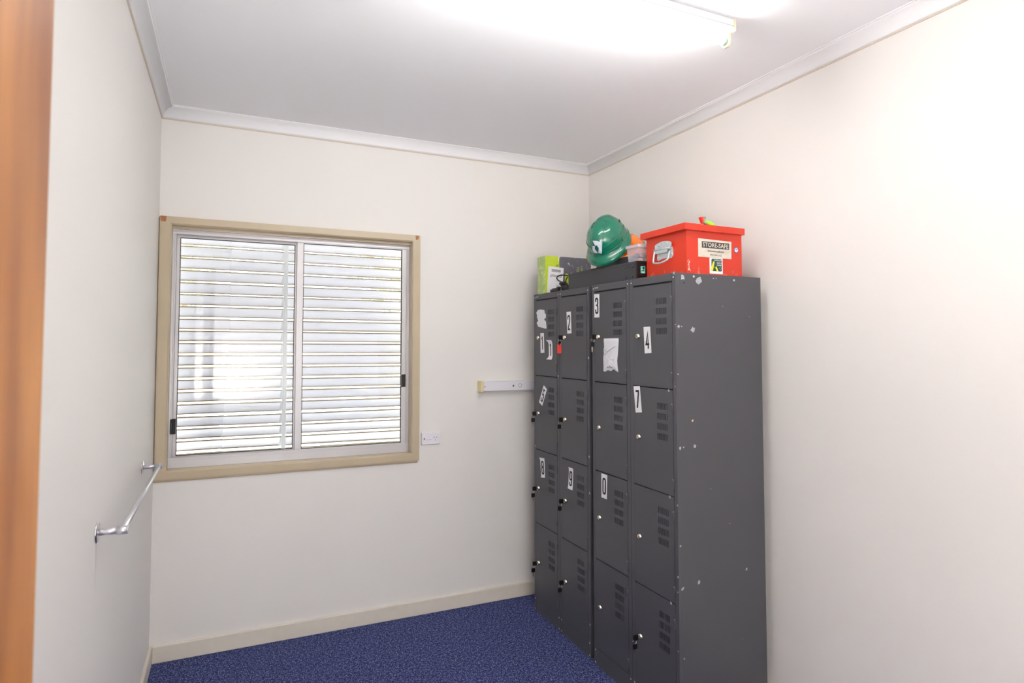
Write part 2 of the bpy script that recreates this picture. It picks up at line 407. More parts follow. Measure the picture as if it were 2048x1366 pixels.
# door leaf standing open beside the camera, along the left wall
D0 = Vector((.1985, -2.60, 0)); D1 = Vector((.105, -3.42, 0)); dd = (D1-D0).normalized(); dn = Vector((-dd.y, dd.x, 0))
if dn.x < 0: dn = -dn
door = bpy.data.objects.new('door_1', None); sc.collection.objects.link(door); door.location = D1; OFF[door.name] = D1.copy()
door['kind'] = 'structure'; door['label'] = 'varnished timber door standing open at the left edge'; door['category'] = 'door'
b = B('timber'); th = dn*.038
b.prism([D0-th+Vector((0, 0, .012)), D0+Vector((0, 0, .012)), D1+Vector((0, 0, .012)), D1-th+Vector((0, 0, .012))], (0, 0, 2.25)); obj('door_leaf', b, door, bevel=.003)
hb = D0+dd*.062+Vector((0, 0, .99)); b = B('satin')
b.lathe(hb, dn, [(0, .027), (.006, .027), (.008, .024), (.008, .011), (.05, .010), (.052, .008)]); b.tube([hb+dn*.045, hb+dn*.05+dd*.02, hb+dn*.05+dd*.11], .008)
obj('door_handle', b, door)

# ---------------------------------------------------------------- window
win = bpy.data.objects.new('window_1', None); sc.collection.objects.link(win); win.location = (.68, 0, .9); OFF[win.name] = Vector((.68, 0, .9))
win['kind'] = 'structure'; win['label'] = 'sliding aluminium window with a beige painted timber casing'; win['category'] = 'window'
CX0, CX1, CZ0, CZ1 = .0065, 1.3525, .872, 2.165
b = B('casing', 'barewood')
def frame(b, x0, x1, z0, z1, wl, wr, wb, wt, y0, y1, k=None):
    b.box(x0, x1, y0, y1, z0, z0+wb, k); b.box(x0, x1, y0, y1, z1-wt, z1, k)
    b.box(x0, x0+wl, y0, y1, z0+wb, z1-wt, k); b.box(x1-wr, x1, y0, y1, z0+wb, z1-wt, k)
# mitred casing with a bevelled inner edge
def mitre(b, o, i, yo, yi, k):
    (ox0, ox1, oz0, oz1), (ix0, ix1, iz0, iz1) = o, i
    O = [(ox0, oz0), (ox1, oz0), (ox1, oz1), (ox0, oz1)]; I = [(ix0, iz0), (ix1, iz0), (ix1, iz1), (ix0, iz1)]
    for j in range(4):
        a, c = O[j], O[(j+1) % 4]; e_, g = I[j], I[(j+1) % 4]
        b.face([(a[0], yo, a[1]), (c[0], yo, c[1]), (g[0], yi, g[1]), (e_[0], yi, e_[1])], k)
bev = (WX0-.006+.009, WX1+.006-.009, WZ0-.006+.009, WZ1+.006-.009)
o1 = (CX0, CX1, CZ0, CZ1); i1 = (WX0-.006, WX1+.004, WZ0-.007, WZ1+.006); i2 = (WX0+.001, WX1-.001, WZ0+.001, WZ1-.001)
mitre(b, (CX0, CX1, CZ0, CZ1), (CX0, CX1, CZ0, CZ1), 0, -.020, 'casing')
mitre(b, o1, i1, -.020, -.020, 'casing'); mitre(b, i1, i2, -.020, -.013, 'casing'); mitre(b, i2, i2, -.013, 0, 'casing')
# bare timber patches where the paint came away in the top corners
b.prism([(.0068, -.0202, 2.1648), (.034, -.0202, 2.1642), (.0335, -.0202, 2.150), (.030, -.0202, 2.137), (.0225, -.0202, 2.1355), (.018, -.0202, 2.138), (.009, -.0202, 2.140)], (0, -.0004, 0), 'barewood')
b.prism([(1.322, -.0202, 2.1646), (1.344, -.0202, 2.1646), (1.342, -.0202, 2.150), (1.337, -.0202, 2.139), (1.331, -.0202, 2.141), (1.324, -.0202, 2.139)], (0, -.0004, 0), 'barewood')
for (x, z) in ((.028, 2.143), (.027, 2.158), (1.329, 2.143), (1.333, 2.156)): b.cyl((x, -.0206, z), (x, -.0212, z), .0016, 'ink', 8)
obj('casing', b, win, recalc=True)
b = B('casing'); b.box(.0008, CX1-.006, -.007, -.0003, .858, CZ0+.01); b.box(.0008, .012, -.007, -.0003, CZ0, CZ1); obj('backing_board', b, win, bevel=.002)
b = B('casing')     # reveal lining
b.box(WX0-.0115, WX0, .0005, .119, WZ0, WZ1); b.box(WX1, WX1+.0115, .0005, .119, WZ0, WZ1)
b.box(WX0-.0115, WX1+.0115, .0005, .119, WZ0-.0115, WZ0); b.box(WX0-.0115, WX1+.0115, .0005, .119, WZ1, WZ1+.0115); b.box(WX0+.0002, WX1-.0002, .012, YA_-.0005, 2.112, WZ1+.0001); obj('reveal_lining', b, win)
b = B('alu')        # fixed frame with tracks
YA = .040
b.box(WX0+.0005, WX1-.0005, YA, .10, WZ0+.0003, .966-.012); b.box(WX0+.0005, WX1-.0005, YA, YA+.004, .954, .966)
b.box(WX0+.0005, WX1-.0005, YA, .10, 2.103, WZ1-.0005); b.box(WX0+.0005, WX1-.0005, YA, YA+.004, 2.090, 2.103)
for (x0, x1, sg) in ((WX0+.0005, WX0+.012, 1), (WX1-.012, WX1-.0005, -1)):
    b.box(x0, x1, YA+.002, .10, .954, 2.103)
for x0 in (WX0+.0125, WX1-.0175):
    for y in (YA+.002, YA+.022, YA+.046): b.box(x0, x0+.005, y, y+.003, .954, 2.103)
obj('window_frame', b, win, bevel=.0008)
def sash(x0, x1, z0, z1, wl, wr, wb, wt, y):
    b = B('alu'); frame(b, x0, x1, z0, z1, wl, wr, wb, wt, y, y+.018)
    s_ = obj('sash', b, win, bevel=.001)
    g = B('gasket'); t = .0035; frame(g, x0+wl-.0005, x1-wr+.0005, z0+wb-.0005, z1-wt+.0005, t, t, t, t, y+.002, y+.012); obj('gasket', g, s_)
    g = B('glass'); g.box(x0+wl, x1-wr, y+.006, y+.010, z0+wb, z1-wt); obj('glass_pane', g, s_)
    return s_
sash(.668, 1.2875, .956, 2.100, .034, .026, .012, .014, YA+.004)
sash(.0755, .690, .956, 2.100, .016, .030, .012, .022, YA+.026)
b = B('blackpl'); b.box(.066, .0775, YA-.006, YA+.026, 1.083, 1.157); b.box(.0775, .090, YA+.006, YA+.0258, 1.081, 1.156); obj('latch', b, win, bevel=.0012)
b = B('blackpl'); b.box(1.262, 1.272, YA-.004, YA+.0038, 1.288, 1.360); b.box(1.272, 1.283, YA-.009, YA+.0038, 1.289, 1.361); obj('latch', b, win, bevel=.0012)

# external louvre screen
lou = thing('louvre_screen', 'white horizontal louvre screen outside the window', 'louvre', (.68, .2, .8))
b = B('blade', 'bladelip')
def blade(b, x0, x1, zc, y, v=.0560, h=.025, dz0=0, dz1=0):
    P = [(y+.006, zc+v/2-.0085), (y+.0075, zc+v/2-.0035), (y+.004, zc+v/2), (y+.0005, zc+v/2-.0015), (y+.0008, zc+v/2-.0055)]; i = b.mi('blade')
    y0_, z0_ = P[-1]; y1_, z1_ = y+h, zc-v/2+.006
    for t in range(1, 8):
        s = t/8; P.append((y0_+(y1_-y0_)*s+.004*math.sin(PI*s), z0_+(z1_-z0_)*s))
    P += [(y1_, z1_), (y1_+.0005, zc-v/2+.001), (y1_-.003, zc-v/2), (y1_-.006, zc-v/2+.003)]
    A = [b.bm.verts.new((x0, p[0], p[1]+dz0)) for p in P]; C = [b.bm.verts.new((x1, p[0], p[1]+dz1)) for p in P]
    for j in range(len(P)-1):
        f = b.bm.faces.new((A[j], C[j], C[j+1], A[j+1])); f.material_index = b.mi('bladelip') if j in (0, 1, 2, 3, len(P)-4, len(P)-3, len(P)-2) else i; f.smooth = True
for k in range(-2, 19):
    z = 2.0606+.0325-.0649*k; rr = random.Random(k)
    xs = .335-max(0, k-6)*.0028
    d = [rr.uniform(-.0015, .0015) for _ in range(4)]
    if k >= 15: d = [q*1.6 for q in d]
    blade(b, -.25, xs+.004, z, .2002, dz0=d[0], dz1=d[1]+.001)
    blade(b, xs, 1.75, z, .1985, dz0=d[1], dz1=d[3]-.002)
obj('slats', b, lou, recalc=False, solid=.0012)
for (x0, x1, ya, yb) in ((.618, .634, .178, .1915), (.612, .618, .186, .1975), (-.272, -.2515, .18, .235), (1.7515, 1.772, .18, .235)):
    b = B('stile'); b.box(x0, x1, ya, yb, .80, 2.25); obj('stile', b, lou, bevel=.001)
for x in (-.262, 1.762):
    for z in (.86, 2.19):
        b = B('stile'); b.box(x-.009, x+.009, .1205, .182, z-.015, z+.015); obj('wall_bracket', b, lou)
b = B('stile'); b.box(.616, .634, .1205, .180, 2.17, 2.20); obj('wall_bracket', b, lou)
for k in range(-2, 19):
    b = B('stile'); z = 2.0606+.0325-.0649*k
    b.prism([(.606, .1965, z+.020), (.612, .1965, z+.020), (.612, .1965, z-.022), (.598, .1965, z-.022)], (0, .001, 0)); obj('clip', b, lou)
b = B('stile'); b.box(.612, .642, .165, .178, .936, .942); b.prism([(.640, .170, .940), (.648, .170, .938), (.640, .170, .915), (.632, .170, .918)], (0, .006, 0)); obj('operator_lever', b, lou, bevel=.001)

# outside ground and trees
b = B('lawn'); b.box(-30, 30, .3, 14, -.45, -.35); struct(obj('trim_lawn', b)); bpy.data.objects['trim_lawn'].name = 'ground_lawn'
b = B('dryfield'); b.box(-80, 80, 14, 120, -.45, -.36); struct(obj('ground_field', b))
def tree(x, y, h, r, seed, label):
    rr = random.Random(seed); t = thing('tree', label, 'tree', (x, y, -.36), group=None)
    b = B('bark'); b.tube([(x, y, -.36), (x+.1, y, h*.35), (x-.05, y+.1, h*.65), (x, y, h*.9)], .12, seg=10)
    for j in range(5):
        a = rr.uniform(0, 2*PI); z0 = h*rr.uniform(.35, .6); b.tube([(x, y, z0), (x+math.cos(a)*r*.4, y+math.sin(a)*r*.4, z0+.5), (x+math.cos(a)*r*.75, y+math.sin(a)*r*.75, z0+1.1)], .045, seg=7)
    obj('trunk', b, t)
    b = B('leaf')
    for j in range(2600):
        v = Vector((rr.gauss(0, 1), rr.gauss(0, 1), rr.gauss(0, 1))).normalized()*r*rr.uniform(.45, 1)
        c = Vector((x, y, h*.72))+Vector((v.x, v.y, v.z*.8)); s = rr.uniform(.05, .12)
        a = Vector((rr.gauss(0, 1), rr.gauss(0, 1), rr.gauss(0, 1))).normalized(); e_ = a.orthogonal().normalized()
        b.face([c-a*s, c+e_*s*.45, c+a*s, c-e_*s*.45])
    obj('foliage', b, t, recalc=False)
tree(3.6, 6.2, 4.2, 1.5, 1, 'small leafy tree seen through the louvres at the window right')
tree(-1.3, 9.5, 4.6, 1.8, 2, 'leafy tree seen through the louvres at the window left')
tree(8.5, 13.0, 6.5, 2.6, 3, 'larger tree standing farthest off, seen through the right pane')

# ---------------------------------------------------------------- lockers
def locker(name, label, xf, xb, y0, y1, HL=1.83, side_chips=False, seed=1):
    """front faces -X at x = xf; y0 (far) > y1 (near)"""
    t = thing(name, label, 'locker', (xb, (y0+y1)/2, 0), group='grey steel lockers')
    P = .0185; MID = .045; ym = (y0+y1)/2
    cols = [(y0-P, ym+MID/2), (ym-MID/2, y1+P)]
    tiers = [1.795, 1.3585, .9305, .508, .0835]
    b = B('locker', 'lockin', 'rivet', 'chip', 'chipyel')
    b.box(xf+.018, xb, y0-.0012, y0, .0, HL); b.box(xf+.018, xb, y1, y1+.0012, 0, HL); b.box(xb-.0012, xb, y1+.0012, y0-.0012, 0, HL)
    b.box(xf, xb-.0012, y1+.0012, y0-.0012, HL-.0015, HL); b.box(xf+.002, xb-.0012, y1+.0012, y0-.0012, .080, .0815)
    # posts (folded channels)
    b.box(xf, xf+.0178, y0-P, y0, 0, HL-.0015); b.box(xf, xf+.0178, y1, y1+P, 0, HL-.0015)
    b.box(xf, xf+.018, ym+.0009, ym+MID/2, 0, HL-.0015); b.box(xf, xf+.018, ym-MID/2, ym-.0009, 0, HL-.0015)
    b.box(xf+.0025, xf+.018, ym-.0009, ym+.0009, 0, HL-.0015)
    b.box(xf+.02, xb-.002, ym-.001, ym+.001, .082, HL-.002)
    for (a, c) in cols:
        b.box(xf-.0003, xf+.016, c+.0009, a-.0009, 1.7985, HL-.0016); b.box(xf+.0005, xf+.016, c+.0009, a-.0009, 0, .0815)
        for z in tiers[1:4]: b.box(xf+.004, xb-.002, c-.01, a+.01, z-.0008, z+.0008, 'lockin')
        b.box(xf+.006, xf+.012, c, a, 1.790, 1.7985, 'lockin')  # dark strip paints the shadow line over the top doors into the gap
    rz = [HL-.018, .070, .012]
    for z in rz:
        for y in (y0-.011, ym+.0125, ym-.0125, y1+.011):
            b.lathe((xf+.0005, y, z), (-1, 0, 0), [(0, .0038), (.0012, .0036), (.0018, .002)], 'rivet', 10)
    ys = y1-.0003
    if side_chips:
        for (x, z, r, s, k) in ((2.035, 1.812, .012, 3, 'chip'), (2.123, 1.805, .019, 4, 'chip'), (2.083, 1.68, .0, 5, 'chip'), (2.0855, 1.6, .013, 8, 'chip'),
                                (2.078, 1.232, .006, 6, 'chipyel'), (2.088, 1.128, .010, 7, 'chip'), (2.012, 1.612, .008, 9, 'chip'), (2.028, 1.612, .004, 10, 'chip'),
                                (2.012, 1.125, .007, 11, 'chip'), (2.030, 1.128, .004, 12, 'chip'), (2.10, .585, .009, 13, 'chip'), (2.36, .60, .006, 14, 'chip'), (2.02, .575, .005, 15, 'chip'),
                                (2.014, .57, .006, 16, 'chip'), (2.006, 1.42, .004, 17, 'chip'), (2.008, .74, .005, 18, 'chip'), (2.02, .30, .004, 19, 'chip'), (2.014, .18, .005, 20, 'chip'),
                                (2.25, 1.70, .002, 21, 'chip'), (2.40, 1.66, .002, 22, 'chip'), (2.17, .95, .002, 23, 'chip'), (2.27, .80, .002, 24, 'chip'), (2.33, .32, .002, 25, 'chip'), (2.20, 1.815, .003, 26, 'chip'), (2.215, 1.816, .003, 27, 'chip')):
            if r: b.blob((x, ys, z), (1, 0, 0), (0, 0, 1), r, k, s)
        for (x, z) in ((2.094, 1.818), (2.315, 1.812)): b.lathe((x, y1, z), (0, -1, 0), [(0, .005), (.0012, .0046), (.0018, .002)], 'rivet', 12)
        b.cyl((2.042, y1+.0002, 1.790), (2.042, y1-.0005, 1.790), .0035, 'ink', 10)
        for j in range(8): b.blob((xf-.0002, y1+random.Random(j).uniform(.001, .008), [1.827, 1.62, 1.37, .90, .62, .56, .33, .14][j]), (0, 1, 0), (0, 0, 1), [.007, .0, .003, .004, .005, .003, .003, .006][j] or .003, 'chip', 50+j)
    else:
        for j, (y, z) in enumerate(((y1+.006, 1.47), (y1+.006, .98), (y1+.004, .80), (y1+.007, .16), (ym+.01, 1.365), (y0-.016, .945))): b.blob((xf-.0004, y, z), (0, 1, 0), (0, 0, 1), .006, 'chip', 80+j)
    obj('body', b, t, bevel=.0006, seg=1)
    b = B('inkgrey', 'paper'); yl = y0-.021
    b.box(xf-.0012, xf-.0004, yl-.034, yl, HL-.020, HL-.009, 'platedk'); b.text('brownbuilt', (xf-.0014, yl-.017, HL-.0145), (0, -1, 0), (0, 0, 1), .0075, .031, 'paper', .01); obj('name_plate', b, t)
    doors = {}
    for ci, (a, c) in enumerate(cols):
        for ti in range(4):
            zt, zb = tiers[ti]-.0042, tiers[ti+1]+.0008
            A, C = a-.0012, c+.0022
            b = B('locker', 'chip')
            # sheet with punched vents
            v0 = C+.031+.058; slits = [(v0-j*.058/7.4, v0-j*.058/7.4-.0028) for j in range(8)]
            zr = [zt-.058-.0418*j for j in range(4)]
            ycut = sorted({A, C, *[q for s in slits for q in s]}, reverse=True); zcut = sorted({zt, zb, *[q for z in zr for q in (z, z-.026)]}, reverse=True)
            vm = {}
            def vv(y, z):
                if (y, z) not in vm: vm[(y, z)] = b.bm.verts.new((xf-.0005, y, z))
                return vm[(y, z)]
            for i in range(len(ycut)-1):
                for j in range(len(zcut)-1):
                    ya, yb, za, zb_ = ycut[i], ycut[i+1], zcut[j], zcut[j+1]
                    hole = any(abs(ya-s[0]) < 1e-6 and abs(yb-s[1]) < 1e-6 for s in slits) and any(abs(za-z) < 1e-6 for z in zr)
                    if not hole: b.bm.faces.new((vv(ya, za), vv(ya, zb_), vv(yb, zb_), vv(yb, za)))
            e_ = .0009
            for (p, q, z0_, z1_) in ((A, A-e_, zb, zt), (C+e_, C, zb, zt)): b.box(xf-.0003, xf+.015, p, q, z0_, z1_)
            b.box(xf-.0003, xf+.015, A, C, zt-e_, zt); b.box(xf-.0003, xf+.015, A, C, zb, zb+e_)
            if side_chips and ci == 1 and ti in (1, 2, 3): b.blob((xf-.0009, C+.022, zt-.003), (0, 1, 0), (0, 0, 1), .006, 'chip', 33+ti)
            d = obj('door', b, t, recalc=False)
            # lock and hinges
            yl_, zl = A-.033, tiers[ti]-.2205-.0005*ti
            k = B('nickel', 'ink'); k.lathe((xf-.0005, yl_, zl), (-1, 0, 0), [(0, .0125), (.003, .0125), (.0065, .0095), (.0085, .0088), (.009, .006)], 'nickel', 24)
            k.box(xf-.0100, xf-.0094, yl_-.0012, yl_+.0012, zl-.0045, zl+.0045, 'ink'); obj('lock', k, d)
            for hz in (zt-.054, zb+.068):
                k = B('locker', 'chip'); k.cyl((xf-.0028, C-.0012, hz), (xf-.0028, C-.0012, hz-.038), .0034, 'locker', 10)
                k.box(xf-.0012, xf-.0006, C-.001, C+.010, hz-.038, hz)
                if side_chips: k.blob((xf-.0064, C-.0012, hz-.002), (0, 1, 0), (0, 0, 1), .0022, 'chip', 5)
                obj('hinge', k, d)
            doors[(ci, ti)] = (d, yl_, zl)
    return t, doors
XA, XB_ = 2.005, 1.9972
LA, dA = locker('locker_bank', 'grey steel locker against the window wall, keys hanging from most of its doors', XA, 2.465, -.1908, -.7428)
LB, dB = locker('locker_bank', 'grey steel locker nearest the camera, with a chipped side panel', XB_, 2.4694, -.7798, -1.3433, side_chips=True)

STROKES = {
 '0': [[(0,.14),(0,.86),(.12,.97),(.5,1),(.88,.97),(1,.86),(1,.14),(.88,.03),(.5,0),(.12,.03),(0,.14),(0,.2)]],
 '1': [[(.05,.80),(.40,.90),(.62,1)], [(.62,1.03),(.62,-.03)]],
 '2': [[(0,.74),(0,.88),(.14,.98),(.5,1),(.86,.98),(1,.87),(1,.72),(.90,.58),(.14,.16),(.04,0),(1.04,0)]],
 '3': [[(0,.76),(0,.88),(.14,.98),(.5,1),(.86,.98),(1,.88),(1,.66),(.86,.56),(.40,.53),(.86,.50),(1,.40),(1,.12),(.86,.02),(.5,0),(.14,.02),(0,.12),(0,.25)]],
 '4': [[(.72,-.03),(.72,1),(.0,.24),(1.08,.24)]],
 '5': [[(.98,1),(.12,1),(.06,.50),(.26,.60),(.6,.64),(.88,.58),(1,.44),(1,.12),(.86,.02),(.5,0),(.14,.02),(0,.12),(0,.24)]],
 '7': [[(-.04,1),(1,1),(.92,.82),(.16,-.03)]],
 '8': [[(.5,.54),(.12,.58),(.02,.68),(.02,.88),(.14,.98),(.5,1),(.86,.98),(.98,.88),(.98,.68),(.88,.58),(.5,.54),(.12,.50),(0,.40),(0,.12),(.14,.02),(.5,0),(.86,.02),(1,.12),(1,.40),(.88,.50),(.5,.54)]],
 '9': [[(1,.56),(.86,.44),(.5,.41),(.14,.44),(0,.54),(0,.86),(.14,.98),(.5,1),(.86,.98),(1,.86),(1,.12),(.86,.02),(.5,0),(.14,.02),(0,.12),(0,.22)]]}
def digit_mesh(b, d, c, U, V, w_, h_, sw, k):
    for line in STROKES[d]:
        P = [Vector(((x-.5)*(w_-sw), (y-.5)*(h_-sw))) for x, y in line]; n = len(P); L = []; R_ = []
        for i in range(n):
            t0 = (P[i]-P[i-1]).normalized() if i > 0 else (P[1]-P[0]).normalized()
            t1 = (P[i+1]-P[i]).normalized() if i < n-1 else t0
            n0 = Vector((-t0.y, t0.x)); n1 = Vector((-t1.y, t1.x)); mm = (n0+n1)
            mm = mm.normalized() if mm.length > .2 else n0
            sc_ = min(1/max(.35, mm.dot(n0)), 1.6)
            L.append(P[i]+mm*sw/2*sc_); R_.append(P[i]-mm*sw/2*sc_)
        A = [b.bm.verts.new(c+U*q.x+V*q.y) for q in L]; C = [b.bm.verts.new(c+U*q.x+V*q.y) for q in R_]
        for i in range(n-1):
            f = b.bm.faces.new((A[i], A[i+1], C[i+1], C[i])); f.material_index = b.mi(k)
# numbered stickers: (door key, centre y,z, width, height, tilt deg, digit)
def sticker(door, xf, pts, digit, curl=0):
    """pts: four corners (y,z) in order top-left, top-right, bottom-right, bottom-left as seen from the room"""
    x = xf-.0012; P = [Vector((x, p[0], p[1])) for p in pts]
    b = B('paper', 'ink'); N = 10; G = []
    for j in range(N+1):
        s = j/N; L = P[0].lerp(P[3], s); R_ = P[1].lerp(P[2], s)
        off = 0
        if curl: off = -curl*(max(0, (abs(s-.5)-.28)/.22)**2)
        G.append((b.bm.verts.new(L+Vector((off*1.0, 0, 0))), b.bm.verts.new(R_+Vector((off*.4, 0, 0)))))
    for j in range(N):
        f = b.bm.faces.new((G[j][0], G[j+1][0], G[j+1][1], G[j][1])); f.smooth = True
    c = (P[0]+P[1]+P[2]+P[3])/4; U = ((P[1]+P[2])-(P[0]+P[3])).normalized(); V = ((P[0]+P[1])-(P[2]+P[3])).normalized()
    wd = ((P[1]-P[0]).length+(P[2]-P[3]).length)/2; ht = ((P[0]-P[3]).length+(P[1]-P[2]).length)/2
    digit_mesh(b, digit, c+Vector((-.0005, 0, 0)), U, V, wd*(.52 if digit == '1' else .64), ht*.70, wd*.215, 'ink')
    return obj('number_sticker', b, door, recalc=False)
def UP(px, py, ax, val):     # ray through a photo pixel -> point on an axis plane (used once to lay out real positions)
    v = f_*FPX+r2*(px-1024-SX)-u2*(py-683-SY); t = (val-CAM[ax])/v[ax]; p = CAM+v*t; return p
def yz(xf, pts): return [(UP(px, py, 0, xf-.001).y, UP(px, py, 0, xf-.001).z) for px, py in pts]
def zz(ox, oy, s, pts): return [(ox+a/s, oy+c/s) for a, c in pts]
sticker(dA[(0, 0)][0], XA, yz(XA, zz(1050, 570, 6.83, [(210, 658), (258, 655), (266, 926), (213, 930)])), '1')
sticker(dA[(0, 0)][0], XA, yz(XA, zz(1050, 570, 6.83, [(322, 752), (374, 752), (378, 1020), (328, 1015)])), '1', curl=.018)
sticker(dA[(1, 0)][0], XA, yz(XA, zz(1050, 570, 6.83, [(567, 369), (627, 362), (636, 660), (577, 664)])), '2')
sticker(dB[(0, 0)][0], XB_, yz(XB_, zz(1170, 540, 5.69, [(103, 276), (163, 272), (165, 540), (107, 542)])), '3')
sticker(dB[(1, 0)][0], XB_, yz(XB_, zz(1170, 540, 5.69, [(666, 649), (742, 643), (757, 944), (680, 950)])), '4')
sticker(dA[(0, 1)][0], XA, yz(XA, zz(1050, 740, 7.5875, [(285, 230), (335, 292), (262, 546), (212, 486)])), '5')
sticker(dA[(0, 2)][0], XA, yz(XA, zz(1050, 890, 6.206, [(185, 153), (243, 165), (250, 408), (205, 402)])), '8', curl=.004)
sticker(dA[(1, 2)][0], XA, yz(XA, zz(1050, 890, 6.206, [(548, 272), (601, 293), (592, 563), (536, 537)])), '9', curl=.004)
sticker(dB[(0, 2)][0], XB_, yz(XB_, zz(1170, 930, 5.06, [(166, 83), (226, 103), (222, 348), (167, 326)])), '0')
sticker(dB[(1, 1)][0], XB_, yz(XB_, zz(1170, 740, 5.69, [(553, 184), (624, 182), (648, 482), (577, 483)])), '7')
def jag(pts, seed, amp, n=4):
    rr = random.Random(seed); out = []
    for i in range(len(pts)):
        a = Vector(pts[i]); c = Vector(pts[(i+1) % len(pts)])
        for j in range(n): q = a.lerp(c, j/n); out.append((q.x+rr.uniform(-amp, amp), q.y+rr.uniform(-amp, amp)))
    return out
def paper_on(name, xf, poly, door, k, lift=.0016):
    b = B(k); P = [(xf-lift, y, z) for y, z in poly]; b.prism(P, (.0006, 0, 0)); return b
b = paper_on('torn', XA, yz(XA, zz(1050, 570, 6.83, jag([(175, 345), (208, 334), (262, 345), (272, 395), (285, 400), (280, 450), (262, 462), (268, 490), (284, 488), (292, 596), (240, 588), (190, 572), (160, 520), (180, 490), (166, 440), (165, 395), (152, 385)], 3, 5, 3))), None, 'paperwr')
obj('torn_paper', b, dA[(0, 0)][0], label='torn white paper remnant')
# plastic bag stuck to door 3
pb = zz(1170, 540, 5.69, [(217, 780), (386, 776), (382, 870), (376, 960), (368, 1030), (372, 1090), (381, 1165), (350, 1145), (325, 1128), (300, 1150), (262, 1140), (228, 1158), (211, 1150), (212, 1080), (208, 1000), (216, 940), (211, 905), (218, 880), (216, 840)])
P2 = yz(XB_, pb); rr = random.Random(5)
c_ = (sum(p[0] for p in P2)/len(P2), sum(p[1] for p in P2)/len(P2))
b = B('paperwr', 'inkgrey', 'paper'); ce = Vector((XB_-.0075, c_[0], c_[1]))
rings = [[b.bm.verts.new((XB_-.0018-.004*s*(1-s)*4*rr.uniform(.3, 1)-.0045*(s), p[0]+(c_[0]-p[0])*s, p[1]+(c_[1]-p[1])*s)) for p in P2] for s in (0, .22, .45, .7)]
cv = b.bm.verts.new(ce)
for q in range(3):
    for j in range(len(P2)):
        b.bm.faces.new((rings[q][j], rings[q+1][j], rings[q+1][(j+1) % len(P2)], rings[q][(j+1) % len(P2)]))
for j in range(len(P2)): b.bm.faces.new((rings[3][j], cv, rings[3][(j+1) % len(P2)]))
ww = yz(XB_, zz(1170, 540, 5.69, [(219, 781), (384, 777), (383, 822), (219, 826)])); b.prism([(XB_-.0032, y, z) for y, z in ww], (-.0006, 0, 0), 'paper')
for (u0, v0, u1, v1) in ((232, 968, 300, 908), (300, 908, 362, 868), (222, 900, 262, 930), (340, 1015, 345, 1030), (345, 1050, 350, 1058)):
    q = yz(XB_, zz(1170, 540, 5.69, [(u0, v0), (u1, v1)])); b.tube([(XB_-.0098, *q[0]), (XB_-.0098, *q[1])], .0007, 'inkgrey', 6)
for j in range(5):
    q = yz(XB_, zz(1170, 540, 5.69, [(275+12*j, 1105+rr.uniform(-6, 8))])); b.blob((XB_-.0102, *q[0]), (0, 1, 0), (0, 0, 1), .0035, 'inkgrey', j)
bag = obj('plastic_bag', b, loc=(XB_, c_[0], c_[1]), recalc=False)
solo(bag, 'crumpled white plastic bag stuck on the locker door under number 3', 'bag')

# keys
def key_set(name, label, xf, y, z, spare=True, tag=False, swing=0.0):
    t = thing(name, label, 'key', (xf-.009, y, z), group=None)
    x0 = xf-.0095
    b = B('keyblack'); b.box(x0-.033, x0-.006, y-.0022, y+.0022, z-.0125, z+.0115); k1 = obj('key', b, t, bevel=.002)
    b = B('nickel'); b.box(x0-.007, x0+.0005, y-.0009, y+.0009, z-.0038, z+.0038); obj('blade', b, k1)
    rc = Vector((x0-.026, y, z-.017)); b = B('chrome'); R = .0095 if not tag else .0100
    b.tube([rc+Vector((R*math.cos(a), .0015*math.sin(2*a), R*math.sin(a))) for a in [2*PI*j/20 for j in range(20)]], .0009, closed=True, seg=6); obj('key_ring', b, t)
    zt = z-.024
    if tag:
        b = B('keyblack'); c = Vector((x0-.029, y-.002, zt-.005))
        b.lathe(c-Vector((0, .002, 0)), (0, 1, 0), [(0, .011), (.004, .011)]); obj('key', b, t)
        b = B('chrome'); b.tube([c+Vector((.0105*math.cos(a), -.004, .0105*math.sin(a))) for a in [2*PI*j/22 for j in range(22)]], .0011, closed=True, seg=6); obj('key_ring', b, t)
        b = B('tagred', 'ink'); zz_ = zt-.013
        b.prism([(x0-.040, y-.004, zz_), (x0-.036, y-.004, zz_+.005), (x0-.020, y-.004, zz_+.004), (x0-.0165, y-.004, zz_-.002), (x0-.016, y-.004, zz_-.044), (x0-.019, y-.004, zz_-.048), (x0-.039, y-.004, zz_-.048)], (0, .004, 0))
        b.cyl((x0-.025, y-.0045, zz_-.012), (x0-.025, y-.0041, zz_-.012), .0022, 'ink', 8)
        obj('tag', b, t, bevel=.0008, label='red plastic key tag')
    elif spare:
        b = B('keyblack'); s = swing
        b.box(x0-.041+s, x0-.018+s, y-.0034, y+.0010, zt-.024, zt-.001); k2 = obj('key', b, t, bevel=.002)
        b = B('nickel'); b.prism([(x0-.0335+s, y-.0018, zt-.024), (x0-.0265+s, y-.0018, zt-.024), (x0-.0270+s, y-.0018, zt-.044), (x0-.0295+s, y-.0018, zt-.050), (x0-.0325+s, y-.0018, zt-.046)], (0, .0016, 0)); obj('blade', b, k2)
    return t
for (ci, ti, lab, tg) in ((0, 1, 'black-headed keys in the lock under the crooked five sticker', False), (0, 2, 'black-headed keys in the lock under the eight sticker', False), (0, 3, 'black-headed keys in the bottom left door lock beside the window wall', False),
                          (1, 0, 'keys with a red plastic tag, below the two sticker', True), (1, 1, 'black-headed keys in the unnumbered door right of the crooked five sticker', False), (1, 2, 'black-headed keys in the lock under the nine sticker', False),
                          (1, 3, 'black-headed keys in the bottom door beneath the nine sticker', False)):
    key_set('locker_keys', lab, XA, dA[(ci, ti)][1], dA[(ci, ti)][2], tag=tg)
